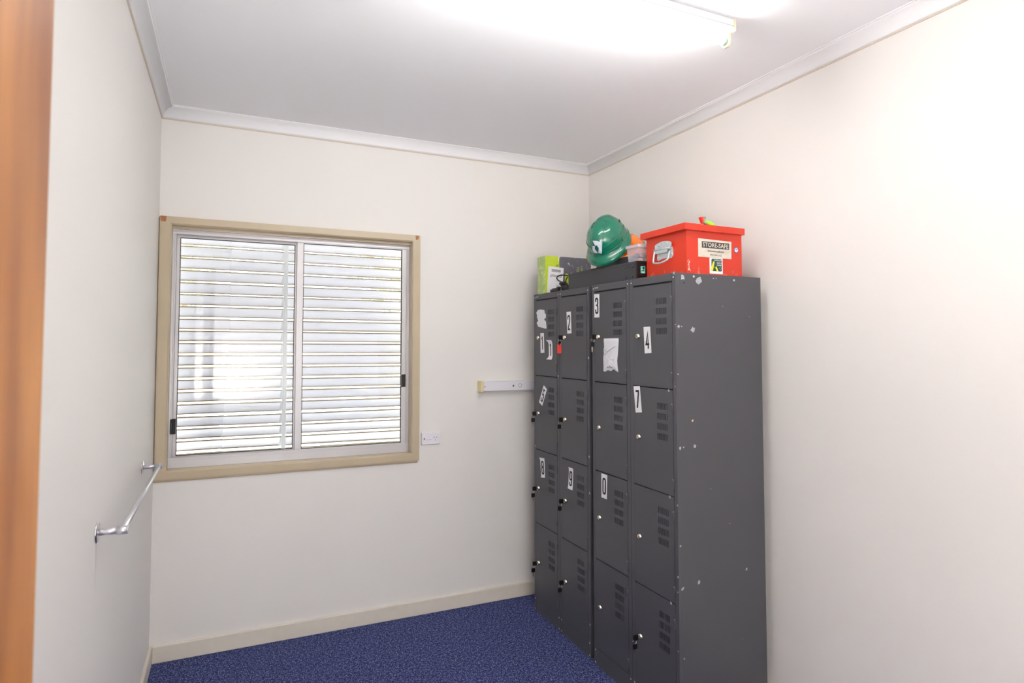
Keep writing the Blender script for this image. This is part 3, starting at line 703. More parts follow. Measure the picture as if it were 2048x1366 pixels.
key_set('locker_keys', 'black-headed keys with shiny blade hanging in the lock of the door stickered three', XB_, dB[(0, 0)][1], dB[(0, 0)][2])
key_set('locker_keys', 'black-headed keys in the lowest door lock of the nearest locker', XB_, dB[(1, 3)][1], dB[(1, 3)][2], swing=.006)

# ---------------------------------------------------------------- red steel box
ZT = 1.8302
bx = thing('storage_box', 'red steel lidded box with STORE-SAFE plate on top of the nearest locker', 'box', (2.236, -1.198, ZT))
X0, X1, Y0, Y1, ZB = 2.082, 2.391, -1.318, -1.078, 2.019
b = B('red', 'chip'); b.box(X0, X1, Y0, Y1, ZT, ZB)
for j in range(10):
    r_1 = random.Random(j); b.blob((X0+.006+r_1.uniform(0, .012), Y0-.0004, ZT+.012+r_1.uniform(0, .05)), (1, 0, .3), (0, 0, 1), r_1.uniform(.0015, .0035), 'platebg', 100+j, 7)
b.prism([(X0+.010, Y0-.0004, ZT+.05), (X0+.013, Y0-.0004, ZT+.048), (X0+.014, Y0-.0004, ZT+.026), (X0+.022, Y0-.0004, ZT+.012), (X0+.012, Y0-.0004, ZT+.020), (X0+.006, Y0-.0004, ZT+.018), (X0+.011, Y0-.0004, ZT+.027)], (0, -.0003, 0), 'platebg')
obj('body', b, bx, bevel=.0015)
b = B('red'); b.box(2.0615, 2.3955, -1.332, -1.060, 2.0135, 2.0415); obj('lid', b, bx, bevel=.0015)
# plate
b = B('platebg', 'platedk', 'ink'); y = Y0-.0022
pc = [UP(px, py, 1, y) for px, py in zz(1385, 470, 15.18, [(173, 95), (1180, 210), (1183, 737), (181, 651)])]
b.prism([(p.x, y, p.z) for p in pc], (0, .0020, 0), 'platebg')
cxp = sum(p.x for p in pc)/4
x0p, x1p, z0p, z1p = 2.1465, 2.331, 1.9065, 1.982
tl = Vector((0, 0, 0))
b.box(2.163, 2.316, y-.0004, y, 1.9455, 1.9725, 'platedk')
U, V = (1, 0, -.01), (0, 0, 1)
b.text('STORE-SAFE', (2.2395, y-.0007, 1.959), U, V, .0185, .143, 'platebg', .014)
b.text('www.store-safe.com', (2.240, y-.0007, 1.9345), U, V, .0085, .092, 'ink', .01)
b.text('(02) 9569 2122', (2.240, y-.0007, 1.9170), U, V, .0085, .064, 'ink', .008)
for (x, z) in ((2.150, 1.977), (2.327, 1.975), (2.175, 1.913), (2.303, 1.912)): b.lathe((x, y, z), (0, -1, 0), [(0, .0022), (.0008, .0018)], 'zinc', 10)
obj('name_plate', b, bx)
b = B('paper', 'ausgreen', 'yellow', 'ink'); y = Y0-.0006
b.prism([(2.2065, y, 1.9062), (2.2795, y, 1.9062), (2.2795, y, 1.8400), (2.277, y, 1.8385), (2.2085, y, 1.8385), (2.2065, y, 1.8405)], (0, .0004, 0), 'paper')
def rrect(x0, x1, z0, z1, r, y):
    P = []
    for (cx, cz, a0) in ((x1-r, z1-r, 0), (x0+r, z1-r, 90), (x0+r, z0+r, 180), (x1-r, z0+r, 270)):
        for q in range(5): a = math.radians(a0+q*22.5); P.append((cx+r*math.cos(a), y, cz+r*math.sin(a)))
    return P
b.prism(rrect(2.2165, 2.2745, 1.8500, 1.9020, .006, y-.0002), (0, -.0002, 0), 'ausgreen')
b.prism([(2.2110, y-.0006, 1.8515), (2.2235, y-.0006, 1.8505), (2.2340, y-.0006, 1.8900), (2.2250, y-.0006, 1.8905)], (0, -.0002, 0), 'yellow')
b.prism([(2.2455, y-.0006, 1.8500), (2.2550, y-.0006, 1.8500), (2.2425, y-.0006, 1.8730), (2.2405, y-.0006, 1.8640), (2.2325, y-.0006, 1.8690), (2.2330, y-.0006, 1.8665), (2.2400, y-.0006, 1.8615)], (0, -.0002, 0), 'yellow')
for (s, z, wd) in (('AUSTRALIAN', 1.8960, .042), ('MADE &', 1.8855, .026), ('OWNED', 1.8760, .026)): b.text(s, (2.2725-wd/2, y-.0007, z), (1, 0, 0), (0, 0, 1), .0062, wd, 'paper', .02)
for (x, z) in ((2.265, 1.868), (2.259, 1.8625), (2.271, 1.8625), (2.266, 1.860), (2.265, 1.8545)): b.cyl((x, y-.0003, z), (x, y-.0007, z), .0011, 'paper', 7)
obj('sticker', b, bx, label='white and green sticker')
b = B('blue', 'paper'); c = (2.3585, Y0-.0003, 1.9475)
b.lathe(c, (0, -1, 0), [(0, .0125), (.0004, .0125)], 'blue', 28); b.lathe((c[0], c[1]-.0005, c[2]), (0, -1, 0), [(0, .0088), (.0002, .0088)], 'paper', 24)
for a in range(12):
    t_ = a*PI/6; b.cyl((c[0]+.0106*math.cos(t_), c[1]-.0005, c[2]+.0106*math.sin(t_)), (c[0]+.0106*math.cos(t_), c[1]-.0008, c[2]+.0106*math.sin(t_)), .0009, 'paper', 6)
b.box(c[0]-.005, c[0]+.005, c[1]-.0010, c[1]-.0007, c[2]+.001, c[2]+.0042, 'blue'); b.box(c[0]-.002, c[0]+.003, c[1]-.0010, c[1]-.0007, c[2]-.0028, c[2]-.0012, 'blue')
obj('sticker', b, bx, label='round blue and white sticker')
# chest handle on the -X side
def hp(pts): return [(UP(px, py, 0, X0).y, UP(px, py, 0, X0).z) for px, py in zz(1300, 470, 19.5, pts)]
b = B('zinc')
# plate outline measured on the box side
pl = hp([(255, 760), (255, 420), (330, 360), (440, 300), (560, 250), (700, 235), (820, 240), (905, 282), (905, 432), (835, 450), (820, 545), (745, 570), (735, 670)])
b.prism([(X0-.0085, y, z) for y, z in pl], (-.0016, 0, 0))
bk = hp([(300, 560), (880, 440), (915, 600), (915, 800), (850, 890), (780, 905), (640, 900), (480, 945), (330, 1020), (285, 960)])
b.prism([(X0-.0002, y, z) for y, z in bk], (-.0016, 0, 0))
for (u, v) in ((420, 420), (735, 335)):
    y, z = hp([(u, v)])[0]; b.lathe((X0-.0100, y, z), (-1, 0, 0), [(0, .0052), (.0015, .0048), (.0030, .0026)], 'zinc', 14)
    b.cyl((X0-.0090, y, z), (X0-.0010, y, z), .004, 'zinc', 10)
for (u, v) in ((350, 905), (860, 740)):
    y, z = hp([(u, v)])[0]; b.lathe((X0-.0018, y, z), (-1, 0, 0), [(0, .0052), (.0015, .0048), (.0030, .0026)], 'zinc', 14)
hd = obj('handle', b, bx, bevel=.0004, seg=1)
b = B('zinc')
y0_, z0_ = hp([(190, 630)])[0]; y1_, z1_ = hp([(850, 560)])[0]
b.cyl((X0-.006, y0_, z0_), (X0-.006, y1_, z0_), .0052, 'zinc', 14)
bp_ = hp([(240, 640), (235, 800), (240, 1000), (262, 1085), (320, 1120), (420, 1125), (560, 1110), (690, 1050), (780, 985), (810, 930), (812, 800), (812, 620)])
n_ = len(bp_); b.tube([(X0-.0065-.016*math.sin(PI*min(1, i/(n_-1))), y, z) for i, (y, z) in enumerate(bp_)], .0042, 'zinc', 12)
obj('bail', b, hd)

# scraper on the lid
zt = 2.0418; sc_t = thing('scraper', 'small scraper with lime green handle and red head lying on the red box lid', 'tool', (2.22, -1.28, zt))
yq = -1.316
def sp_(u, v): p = UP(1380+u/29.26, 425+v/29.26, 1, yq); return (p.x, yq, p.z)
lift = zt-min(sp_(1040, 700)[2], sp_(1525, 775)[2], sp_(800, 665)[2])-.003
def sq(pts): return [Vector(sp_(*p)) for p in pts]
b = B('scrred'); b.prism(sq([(648, 270), (790, 262), (800, 480), (815, 655), (760, 640), (690, 420), (640, 310)]), (0, .014, 0)); obj('head', b, sc_t, bevel=.001)
b = B('olive', 'ink'); b.prism(sq([(800, 268), (930, 268), (935, 360), (905, 380), (870, 330), (850, 420), (960, 470), (900, 500), (905, 620), (1040, 700), (940, 705), (860, 640), (815, 655)]), (0, .010, 0), 'olive'); obj('bracket', b, sc_t, bevel=.0006)
b = B('limegr'); b.prism(sq([(885, 520), (1000, 490), (1200, 515), (1380, 615), (1520, 700), (1530, 800), (1300, 820), (1120, 735), (960, 620)]), (0, .016, 0)); obj('handle', b, sc_t, bevel=.003)
lowest = 1e9
for o in sc_t.children:
    for v_ in o.data.vertices: lowest = min(lowest, v_.co.z)
sc_t.location.z += -lowest+.0002 if abs(lowest) < .02 else 0

# ---------------------------------------------------------------- rack-mount power unit (flat black case)
RX0, RX1, RY0, RY1, RZ = 2.035, 2.455, -1.072, -.512, 1.9165
up_ = thing('rack_unit', 'long flat black steel equipment case lying across both lockers', 'electronic device', (2.24, -.79, ZT))
b = B('ups'); b.box(RX0, RX1, RY0+.012, RY1, ZT, RZ-.0016); b.box(RX0-.0008, RX1+.0008, RY0+.012, RY1, RZ-.011, RZ)
for (u, v) in ((955, 1100), (1105, 1080), (960, 1308), (1103, 1288)):
    p = UP(1160+u/10.507, 430+v/10.507, 0, RX0); b.lathe((RX0-.0006, p.y, p.z), (-1, 0, 0), [(0, .0055), (.0012, .005), (.0022, .003)], 'ups', 12)
for (u, v) in ((330, 1222), (453, 1203), (1037-1060+0, 0),):
    if v:
        p = UP(1160+u/10.507, 430+v/10.507, 0, RX0); b.lathe((RX0-.0004, p.y, p.z), (-1, 0, 0), [(0, .003), (.001, .0026)], 'ups', 10)
for (px, py) in ((1191.5, 564.5), (1203, 562.5)):
    p = UP(px, py, 0, RX0); b.lathe((RX0-.0004, p.y, p.z), (-1, 0, 0), [(0, .003), (.001, .0026)], 'ups', 10)
obj('case', b, up_, bevel=.0012)
b = B('upsface', 'ink'); b.box(RX0-.001, RX1+.001, RY0, RY0+.0118, ZT, RZ)
for j in range(7): b.box(RX0+.008, RX1-.012, RY0-.0025, RY0+.0, ZT+.006+.0115*j, ZT+.011+.0115*j, 'upsface')
fp = obj('front_panel', b, up_, bevel=.001)
b = B('mint', 'ink', 'paper'); y = RY0-.0032
b.box(RX0+.0150, RX0+.0400, y, y+.0008, ZT+.030, ZT+.062, 'mint'); b.box(RX0+.026, RX0+.036, y-.0003, y, ZT+.048, ZT+.059, 'ink'); b.box(RX0+.018, RX0+.026, y-.0003, y, ZT+.044, ZT+.048, 'paper'); b.box(RX0+.020, RX0+.035, y-.0004, y, ZT+.040, ZT+.044, 'ink')
b.box(RX0+.021, RX0+.034, y-.0003, y, ZT+.033, ZT+.036, 'paper')
obj('badge', b, fp, label='mint green badge')

# flat black box behind, under the orange hat
bb = thing('black_case', 'low black box on the equipment case, under the orange hard hat', 'box', (2.27, -.85, RZ))
b = B('ups'); b.box(2.095, 2.40, -.965, -.68, RZ+.0003, RZ+.044); obj('case', b, bb, bevel=.002)
b = B('upsface'); b.box(2.12, 2.38, -.9668, -.965, RZ+.006, RZ+.036); obj('front_panel', b, bb)

# ---------------------------------------------------------------- hard hats
def hat(name, label, shell, dark, loc, rot, logo=False, peak=.032):
    t = thing(name, label, 'hard hat', loc, rot)
    b = B(shell, dark); NU, NV = 72, 22; H = .134
    def pt(u, v, out=0):
        cu, su = math.cos(u), math.sin(u)
        a = .128 if cu > 0 else .122; bb_ = .104
        s = math.sin(v*PI/2)**.88 if v < 1 else 1.0        # v: 0 top .. 1 rim
        s = math.sin(v*PI/2)**.78
        z = H*(math.cos(v*PI/2)**.80) if v < 1 else 0
        x = a*cu*s; y = bb_*su*s
        # crown ridge front to back and side swells
        ridge = .005*math.exp(-(y/.030)**4)*max(0, min(1, (z-.03)/.05)); rr_ = 1+ridge/.12
        x *= rr_; y *= rr_; z += ridge
        # flare near the rim
        fl = max(0, (v-.80)/.20)**2*.005; x += cu*fl; y += su*fl
        return Vector((x, y, z))
    rings = []
    top = b.bm.verts.new(pt(0, 0))
    for j in range(1, NV+1):
        rings.append([b.bm.verts.new(pt(2*PI*i/NU, j/NV)) for i in range(NU)])
    # rim flange + peak
    for (q, dz) in ((.25, -.001), (.6, -.010), (1.0, -.020)):
        R_ = []
        for i in range(NU):
            u = 2*PI*i/NU; p = pt(u, 1); cu = math.cos(u); uu = (u+PI) % (2*PI)-PI
            pk = peak*max(0, math.cos(min(abs(uu)/1.25, PI/2)))**.75; bk = .004*max(0, -cu)**2
            ext = (.003+pk+bk)*q
            d = Vector((cu*1.0, math.sin(u)*.55, 0)).normalized() if cu > 0 else Vector((cu, math.sin(u), 0))
            R_.append(b.bm.verts.new(p+d*ext+Vector((0, 0, dz*(.25+pk/peak*1.35)))))
        rings.append(R_)
    for i in range(NU):
        f = b.bm.faces.new((top, rings[0][i], rings[0][(i+1) % NU])); f.smooth = True
    for j in range(len(rings)-1):
        for i in range(NU):
            f = b.bm.faces.new((rings[j][i], rings[j+1][i], rings[j+1][(i+1) % NU], rings[j][(i+1) % NU])); f.smooth = True
    s_ = obj('shell', b, t, local=True, solid=.0028)
    # raised crown seams, rain gutter, slots
    b = B(shell, dark)
    for sgn in (1, -1):
        pts = []
        for j in range(24):
            v = .10+.62*j/23; yv = .030*sgn*(1+.25*(j/23)); s = math.sin(v*PI/2); u = math.asin(max(-1, min(1, yv/(.104*s)))) if .104*s > abs(yv) else sgn*PI/2
            p = pt(u, v); pts.append(p*1.006)
        b.tube(pts, .0018, shell, 8)
        pts = [pt(sgn*(.35+1.75*j/20), .80-.03*math.sin(PI*j/20))*1.012 for j in range(21)]; b.tube(pts, .0017, shell, 8)
        pts = [pt(sgn*(.30+1.6*j/16), .945)*1.008 for j in range(17)]; b.tube(pts, .0014, shell, 8)
    obj('ribs', b, s_, local=True)
    for sgn in (1, -1):
        for (u, v, L_) in ((sgn*2.15, .66, .016), (sgn*2.0, .63, .010)):
            p = pt(u, v)*1.008; q = pt(u+.10*sgn, v-.03)*1.008; b = B(dark); b.cyl(p, q, .0028, dark, 8); obj('slot', b, s_, local=True)
        for q in range(3):
            v = .16+.10*q; p = pt(sgn*.9, v)*1.006; p2 = pt(sgn*.8, v+.05)*1.006; b = B(dark); b.cyl(p, p2, .0014, dark, 8); obj('slot', b, s_, local=True)
        p = pt(sgn*1.35, .90)*1.02; b = B(shell); b.lathe(p-Vector((0, 0, .004)), p.normalized(), [(0, .011), (.003, .010)], shell, 4); obj('accessory_socket', b, s_, local=True)
    # harness inside
    b = B('blackpl'); pts = [pt(2*PI*i/36, 1)*.90+Vector((0, 0, .004)) for i in range(36)]; b.tube(pts, .005, closed=True, seg=8)
    for a in (0, PI/2):
        pts = [Vector((math.cos(a)*.10*math.cos(q), math.sin(a)*.085*math.cos(q), .006+.095*math.sin(q))) for q in [PI*j/16 for j in range(17)]]; b.tube(pts, .005, seg=6)
    obj('harness', b, t, local=True)
    if logo:
        b = B('reflect')
        def fp_(a, z):  # a: sideways, z: height on the front face
            v = .80-.0; best = None
            for j in range(60):
                vv_ = j/59; p = pt(a/.118, vv_)
                if best is None or abs(p.z-z) < abs(best.z-z): best = p
            return best+Vector((.0035, a*.02, .001))
        def quad(pts): b.face([fp_(a, z) for a, z in pts], 'reflect')
        c0, z0 = logo
        S = .036
        # four folded strips round an open square
        quad([(c0-S*.55, z0+S*1.05), (c0+S*.35, z0+S*1.0), (c0+S*.15, z0+S*.45), (c0-S*.05, z0+S*.35), (c0-S*.25, z0+S*.65)])
        quad([(c0+S*.35, z0+S*1.0), (c0+S*1.15, z0+S*.55), (c0+S*.45, z0-S*1.0), (c0-S*.05, z0-S*.75), (c0+S*.35, z0-S*.05), (c0+S*.15, z0+S*.45)])
        quad([(c0-S*.20, z0+S*.40), (c0-S*.75, z0+S*.30), (c0-S*1.05, z0-S*.35), (c0-S*.45, z0-S*.15)])
        quad([(c0-S*1.05, z0-S*.35), (c0-S*.85, z0-S*.80), (c0-S*.15, z0-S*.85), (c0-S*.30, z0-S*.45), (c0-S*.45, z0-S*.15)])
        obj('logo_sticker', b, s_, local=True, recalc=False, solid=.0004)
    return t
# green hat: peak tip rests on the case edge, back lifted on to the orange hat
pitch = math.radians(48); head = math.radians(206); rollh = math.radians(0)
Rm = Matrix.Rotation(head, 4, 'Z') @ Matrix.Rotation(pitch, 4, 'Y') @ Matrix.Rotation(rollh, 4, 'X')
HS = .92; tipl = Vector((.128+.005+.035, 0, -.020*1.6))*HS
tipw = Vector((2.012, -.832, RZ+.003))
gl = tipw-(Rm @ tipl)
hat('hard_hat', 'glossy green hard hat tipped forward on the black equipment case', 'helmet', 'helmetdk', gl, Rm.to_euler(), logo=(.0, .060)).scale = (HS, HS, HS)
hat('hard_hat', 'orange hard hat mostly hidden behind and under the green hard hat', 'orange', 'blackpl', (2.205, -.800, RZ+.0705), (0, 0, math.radians(200)), peak=.03).scale = (.80, .80, .80)

# ---------------------------------------------------------------- clear tub beside the red box
tb = thing('plastic_tub', 'small clear plastic tub of odds and ends between green hat and red box', 'container', (2.13, -1.02, RZ))
TX0, TX1, TY0, TY1 = 2.056, 2.20, -1.052, -.972
b = B('tub'); th_ = .0012; z1 = RZ+.076
def taper(b, x0, x1, y0, y1, z0, z1, g, k=None):
    A = [(x0+g, y0+g, z0), (x1-g, y0+g, z0), (x1-g, y1-g, z0), (x0+g, y1-g, z0)]; C = [(x0, y0, z1), (x1, y0, z1), (x1, y1, z1), (x0, y1, z1)]
    A = [b.bm.verts.new(p) for p in A]; C = [b.bm.verts.new(p) for p in C]
    for j in range(4): f = b.bm.faces.new((A[j], A[(j+1) % 4], C[(j+1) % 4], C[j])); f.material_index = b.mi(k)
    f = b.bm.faces.new(A[::-1]); f.material_index = b.mi(k)
taper(b, TX0, TX1, TY0, TY1, RZ+.0008, z1, .006); obj('tub', b, tb, solid=th_)
b = B('tubrim'); b.box(TX0-.004, TX1+.004, TY0-.0035, TY1+.004, z1-.0005, z1+.005); b.box(TX0-.004, TX1+.004, TY0-.0035, TY0-.002, z1-.008, z1); b.box(TX0-.004, TX0-.0025, TY0-.002, TY1+.004, z1-.008, z1); obj('lid', b, tb, bevel=.0012)
M['oddpink'] = mat('pinkish_wrap', (206, 150, 160), .5); M['oddblue'] = mat('bluish_wrap', (120, 120, 160), .5); M['oddtan'] = mat('tan_wrap', (204, 140, 100), .5)
for j, (k, x, y, z, s) in enumerate((('oddtan', 2.10, -1.02, .012, .018), ('oddtan', 2.15, -1.01, .014, .02), ('oddblue', 2.085, -1.01, .034, .016), ('oddpink', 2.13, -1.0, .042, .02), ('oddblue', 2.17, -1.015, .036, .016))):
    b = B(k); b.lathe((x-s, y, RZ+z), (1, .2, .1), [(0, .004), (s*.4, .009), (s, .011), (s*1.6, .009), (s*2, .003)], k, 9)
    o = obj('screw_packet', b, loc=(x, y, RZ+z)); solo(o, ['tan packet at the bottom of the clear tub, left', 'tan packet at the bottom of the clear tub, right', 'bluish packet in the clear tub beside its left wall', 'pinkish packet uppermost in the clear tub', 'bluish packet in the clear tub nearest the red box'][j], 'packet', 'packets in the clear tub')

# clear sleeve under the peak
b = B('sleeve', 'oddtan')
rr = random.Random(2); G = []
for i in range(13):
    row = []
    for j in range(7):
        x = RX0-.004+.020*j; y = -.525-.026*i; row.append(b.bm.verts.new((x, y, RZ+.0016+.0035*rr.random()+(.003 if j > 0 else 0))))
    G.append(row)
for i in range(12):
    for j in range(6): f = b.bm.faces.new((G[i][j], G[i+1][j], G[i+1][j+1], G[i][j+1])); f.smooth = True; f.material_index = 1 if (6 <= i <= 9 and j in (0, 1, 2)) else 0
sl_ = obj('plastic_sleeve', b, loc=(2.08, -.65, RZ)); solo(sl_, 'crinkled clear plastic sleeve lying under the peak of the green hard hat', 'bag')

# ---------------------------------------------------------------- green and grey shrink-wrapped carton
ct = thing('carton', 'shrink-wrapped lime green and grey carton at the window wall end of the lockers', 'box', (2.18, -.235, ZT))
KX0, KX1, KY0, KY1, KZ = 2.030, 2.345, -.280, -.192, 2.0525
b = B('greyprint', 'lime', 'green1', 'limetext'); b.box(KX0, KX1, KY0, KY1, ZT, KZ)
for f in b.bm.faces:
    c = f.calc_center_median(); nn = f.normal if f.normal.length else Vector()
b.box(KX0-.0004, KX0, KY0-.0004, KY1, ZT+.0003, KZ, 'green1')
b.box(KX0-.0004, 2.1235, KY0-.0005, KY0-.0001, ZT+.0003, KZ+.0003, 'lime'); b.box(KX0-.0003, 2.1235, KY0, KY1, KZ, KZ+.0004, 'lime')
b.prism([(2.1200, KY0-.0007, KZ), (2.1260, KY0-.0007, KZ), (2.1215, KY0-.0007, KZ-.026), (2.1170, KY0-.0007, KZ-.028)], (0, -.0002, 0), 'paper')
b.text('TO', (2.2515, KY0-.0006, 1.985), (0, 0, -1), (1, 0, 0), .017, .030, 'limetext', .0); b.text('LEN', (2.279, KY0-.0006, 1.985), (0, 0, -1), (1, 0, 0), .012, .034, 'limetext', .0)
b.prism(rrect(2.162, 2.187, 1.880, 1.955, .012, KY0-.0004), (0, -.0003, 0), 'lime')
b.prism([(2.168, KY0-.0009, 1.884), (2.176, KY0-.0009, 1.884), (2.183, KY0-.0009, 1.902)], (0, -.0002, 0), 'ink')
for k in range(3): b.prism([(2.099+.006*k, KY0-.0007, 1.990), (2.1015+.006*k, KY0-.0007, 1.990), (2.109+.006*k, KY0-.0007, 2.005), (2.1065+.006*k, KY0-.0007, 2.005)], (0, -.0002, 0), 'ink')
obj('carton_body', b, ct, bevel=.0012)
b = B('paper', 'ink', 'inkgrey'); y = KY0-.0012
pc = [UP(px, py, 1, y) for px, py in ((1097.2, 532.2), (1127.6, 536.2), (1124.0, 584.5), (1093.8, 584.5))]
pc[2].z = pc[3].z = ZT+.004
b.prism([(p.x, y, p.z) for p in pc], (0, .0005, 0), 'paper')
cxl = pc[0].x; cz = pc[0].z; rr = random.Random(4); x = cxl+.020
while x < cxl+.082:
    wv = rr.choice((.0008, .0012, .0018)); b.box(x, x+wv, y-.0004, y, cz-.031-.04*(x-cxl-.02), cz-.015-.06*(x-cxl-.02), 'inkgrey'); x += wv+rr.choice((.0008, .0012))
b.text('plorulb', (cxl+.050, y-.0006, cz-.056), (1, 0, -.05), (0, 0, 1), .022, .078, 'ink', .004, shear=.2)
for (dx, dz, L_) in ((.045, -.085, .022), (.05, -.108, .030), (.05, -.114, .022), (.05, -.120, .026)): b.box(cxl+dx, cxl+dx+L_, y-.0004, y, cz+dz, cz+dz+.0014, 'inkgrey')
obj('address_label', b, ct, label='white address label')

# cable bundle
cb = thing('cable_bundle', 'coiled black power cable with plugs on the locker beside the green carton', 'cable', (2.05, -.42, ZT))
b = B('blackpl')
def ring(c, a, e_, tilt, n=26, jit=.002, seed=0):
    rr = random.Random(seed); out = []
    for j in range(n):
        t_ = 2*PI*j/n; out.append(Vector((c[0]+e_*math.cos(t_)*.6+rr.uniform(-jit, jit), c[1]+a*math.sin(t_), c[2]+e_*math.cos(t_)*tilt+rr.uniform(-jit, jit)/2)))
    return out
def cablep(pts, seg=6):   # catmull-rom
    pts = [Vector(p) for p in pts]; out = []
    for i in range(len(pts)-1):
        p0, p1, p2, p3 = pts[max(i-1, 0)], pts[i], pts[i+1], pts[min(i+2, len(pts)-1)]
        for s in range(seg):
            t_ = s/seg; out.append(.5*((2*p1)+(p2-p0)*t_+(2*p0-5*p1+4*p2-p3)*t_*t_+(3*p1-p0-3*p2+p3)*t_**3))
    out.append(pts[-1]); return out
def cp(px, py, x=2.035): p = UP(px, py, 0, x); return Vector((x, p.y, p.z))
def c2(u, v, x=2.03): return cp(1065+u/14.375, 500+v/14.375, x)
b.tube(cablep([c2(1020, 740, 2.05), c2(900, 725, 2.04), c2(800, 725, 2.03), c2(720, 760, 2.025), c2(700, 810), c2(740, 870), c2(820, 915), c2(900, 950), c2(960, 1000, 2.04)]), .0036, seg=8)
b.tube(cablep([c2(1020, 770, 2.06), c2(985, 810, 2.055), c2(960, 860, 2.05), c2(950, 930, 2.045), c2(930, 1000, 2.04)]), .0032, seg=8)
for j, (u, v, a, e_) in enumerate(((860, 940, .028, .014), (880, 960, .024, .018), (900, 1000, .026, .014), (920, 1030, .030, .012))):
    c = c2(u, v, 2.05); b.tube(ring(c, a, e_, .35, seed=j), .0034, closed=True, seg=8)
b.tube(cablep([c2(980, 960, 2.05), c2(1010, 1020, 2.055), c2(960, 1080, 2.05), c2(860, 1080, 2.045), c2(760, 1100, 2.03)]), .0034, seg=8)
obj('cable', b, cb)
b = B('blackpl', 'whitepl')
p = c2(700, 1110, 2.022); zb = ZT+.0005
b.box(2.008, 2.030, p.y-.030, p.y+.030, zb, zb+.020); b.box(2.009, 2.029, p.y-.032, p.y-.012, zb+.020, zb+.026)
b.cyl((2.019, p.y+.030, zb+.010), (2.019, p.y+.058, zb+.009), .009, 'blackpl', 14, r1=.008); obj('plug', b, cb, bevel=.003)
b = B('blackpl'); q = c2(950, 1010, 2.05)
b.box(2.030, 2.062, -.508, -.445, ZT+.0005, ZT+.032); obj('adapter', b, cb, bevel=.004)

# ---------------------------------------------------------------- fluorescent batten on the ceiling
ft = thing('fluorescent_batten', 'single lit fluorescent tube on a white batten under the ceiling', 'light fitting', (1.4, -1.617, HC))
BX0, BX1, BY0, BY1, BZ = .785, 1.997, -1.647, -1.588, 2.6685
b = B('batten'); b.box(BX0, BX1, BY0, BY1, BZ+.012, HC-.0015)
b.prism([(BX0, BY0, BZ+.0125), (BX0, BY0+.004, BZ+.004), (BX0, BY0+.012, BZ), (BX0, BY1-.012, BZ), (BX0, BY1-.004, BZ+.004), (BX0, BY1, BZ+.0125)], (BX1-BX0, 0, 0))
for x in (1.955, 1.30, .83): b.cyl((x, -1.632, BZ+.001), (x, -1.632, BZ-.0012), .0022, 'ink', 8)
b.box(BX0, BX1, BY0-.0008, BY0, BZ+.0150, BZ+.0160, 'inkgrey')
obj('batten_body', b, ft, bevel=.0008, seg=1)
for x0, x1 in ((BX1, BX1+.008), (BX0-.008, BX0)):
    b = B('creamw'); b.box(x0, x1, BY0-.0025, BY1+.0025, BZ-.002, HC-.001); sx_ = -1 if x0 == BX1 else 1
    xa = x0 if sx_ < 0 else x1
    b.prism([(xa, -1.634, BZ), (xa, -1.634, 2.632), (xa, -1.626, 2.618), (xa, -1.608, 2.618), (xa, -1.600, 2.632), (xa, -1.600, BZ)], (sx_*.011, 0, 0)); obj('lamp_holder', b, ft, bevel=.0015)
TC = (-1.617, 2.6395)
for xe in (BX1-.024, BX0+.011):
    b = B('tubeend'); b.cyl((xe, *TC), (xe+.013, *TC), .0132); obj('tube_end', b, ft)
b = B('tube'); b.cyl((BX0+.024, *TC), (BX1-.024, *TC), .013, seg=24); obj('tube', b, ft)

# ---------------------------------------------------------------- unused batten strip on the back wall
st = thing('wall_batten', 'white wall strip with a cream end cap, running behind the lockers', 'strip', (1.95, 0, 1.28))
b = B('whitepl', 'ink', 'chrome'); SX0, SX1, SZ0, SZ1 = 1.742, 2.46, 1.2585, 1.3125
b.box(SX0, SX1, -.044, -.0002, SZ0, SZ1); b.cyl((SX0+.012, -.0435, 1.283), (SX0+.012, -.0447, 1.283), .0032, 'ink', 10)
b.lathe((1.944, -.044, 1.285), (0, -1, 0), [(0, .0068), (.001, .006), (.0025, .004)], 'chrome', 16)
b.tube([(1.991+.0105*math.cos(2*PI*j/28), -.0444, 1.285+.0115*math.sin(2*PI*j/28)) for j in range(28)], .0009, 'ink', 6, closed=True)
b.lathe((1.991, -.044, 1.285), (0, -1, 0), [(0, .0095), (.0006, .0092)], 'whitepl', 20)
obj('strip_body', b, st, bevel=.003)
b = B('cream'); b.box(1.722, 1.741, -.058, -.0002, 1.2505, 1.3165); obj('end_cap', b, st, bevel=.003)

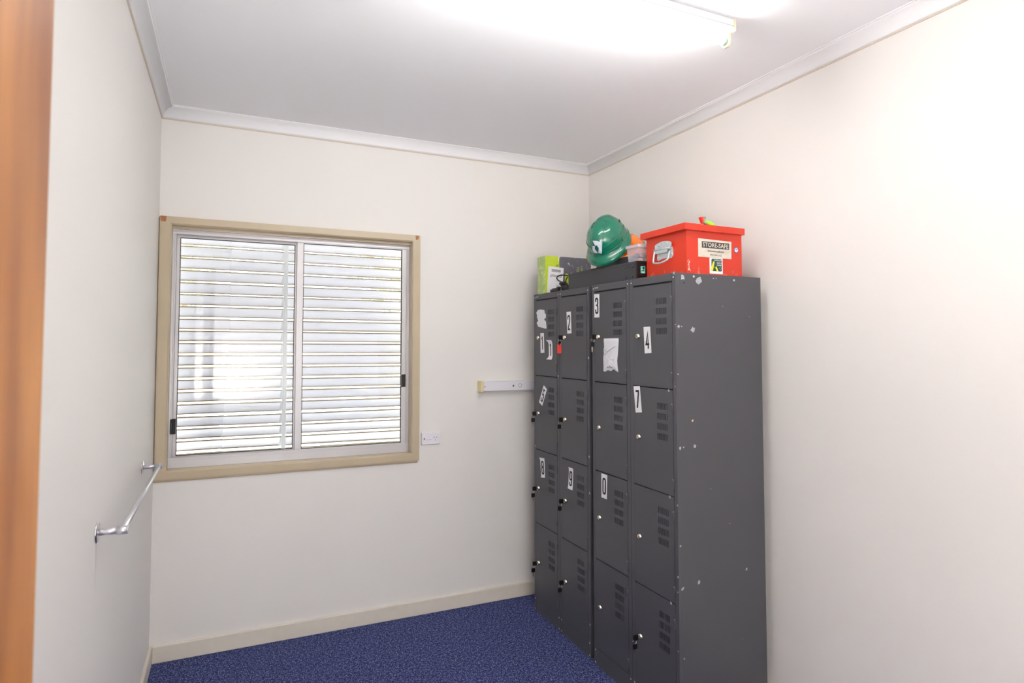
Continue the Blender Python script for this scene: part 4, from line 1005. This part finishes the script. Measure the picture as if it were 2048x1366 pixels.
# power point
pp = thing('power_outlet', 'white double-switch power outlet on the wall right of the window', 'outlet', (1.427, 0, .99))
b = B('whitepl'); PX0, PX1, PZ0, PZ1 = 1.368, 1.487, .9535, 1.0265
v = b.box(PX0, PX1, -.011, -.0002, PZ0, PZ1)
for q in v:
    if q.co.y < -.005: q.co.x += (.004 if q.co.x < 1.4 else -.004); q.co.z += (.004 if q.co.z < .99 else -.004)
obj('face_plate', b, pp, bevel=.002)
for cx in (1.401, 1.4225):
    b = B('whitepl', 'inkgrey'); b.lathe((cx, -.0115, .992), (0, -1, 0), [(0, .0088), (.001, .0085)], 'whitepl', 20); v = b.box(cx-.0065, cx+.0065, -.0165, -.012, .9855, .9985, 'whitepl')
    for q in v:
        if q.co.y < -.014 and q.co.z > .99: q.co.y = -.0132
    b.box(cx-.0068, cx+.0068, -.0145, -.0122, .9842, .9855, 'inkgrey'); obj('switch', b, pp)
b = B('neon'); b.lathe((1.3855, -.011, .9905), (0, -1, 0), [(0, .0042), (.002, .0036), (.003, .0015)], 'neon', 14); obj('neon_indicator', b, pp, label='red indicator dot')
b = B('ink')
for (x, z, a) in ((1.4465, .9965, 30), (1.4605, .9965, -30), (1.4535, .9815, 0)):
    a = math.radians(a); U = Vector((math.cos(a), 0, math.sin(a))); V = Vector((-math.sin(a), 0, math.cos(a))); c = Vector((x, -.01115, z))
    b.prism([c-U*.0011-V*.0038, c+U*.0011-V*.0038, c+U*.0011+V*.0038, c-U*.0011+V*.0038], (0, -.0004, 0))
obj('socket', b, pp)
b = B('satin'); b.lathe((1.4735, -.011, .9925), (0, -1, 0), [(0, .0026), (.0012, .002)], 'satin', 10); obj('screw', b, pp)

# towel rail on the left wall
tr = thing('towel_rail', 'chrome towel rail fixed to the left wall below the window corner', 'towel rail', (0, -.84, 1.014))
for y in (-1.2825, -.3985):
    b = B('chrome'); b.lathe((.0002, y, 1.0135), (1, 0, 0), [(0, .0285), (.002, .0285), (.0045, .026), (.006, .016), (.008, .0095)], 'chrome', 32); obj('flange', b, tr)
    b = B('satin'); b.cyl((.006, y, 1.0135), (.052, y, 1.0135), .0092, seg=24); b.cyl((.050, y, 1.0135), (.0755, y, 1.0135), .0122, seg=28); b.cyl((.0755, y, 1.0135), (.0775, y, 1.0135), .0115, seg=28); obj('post', b, tr)
b = B('satin'); b.cyl((.0640, -1.2745, 1.0135), (.0640, -.4065, 1.0135), .0082, seg=24); obj('bar', b, tr)
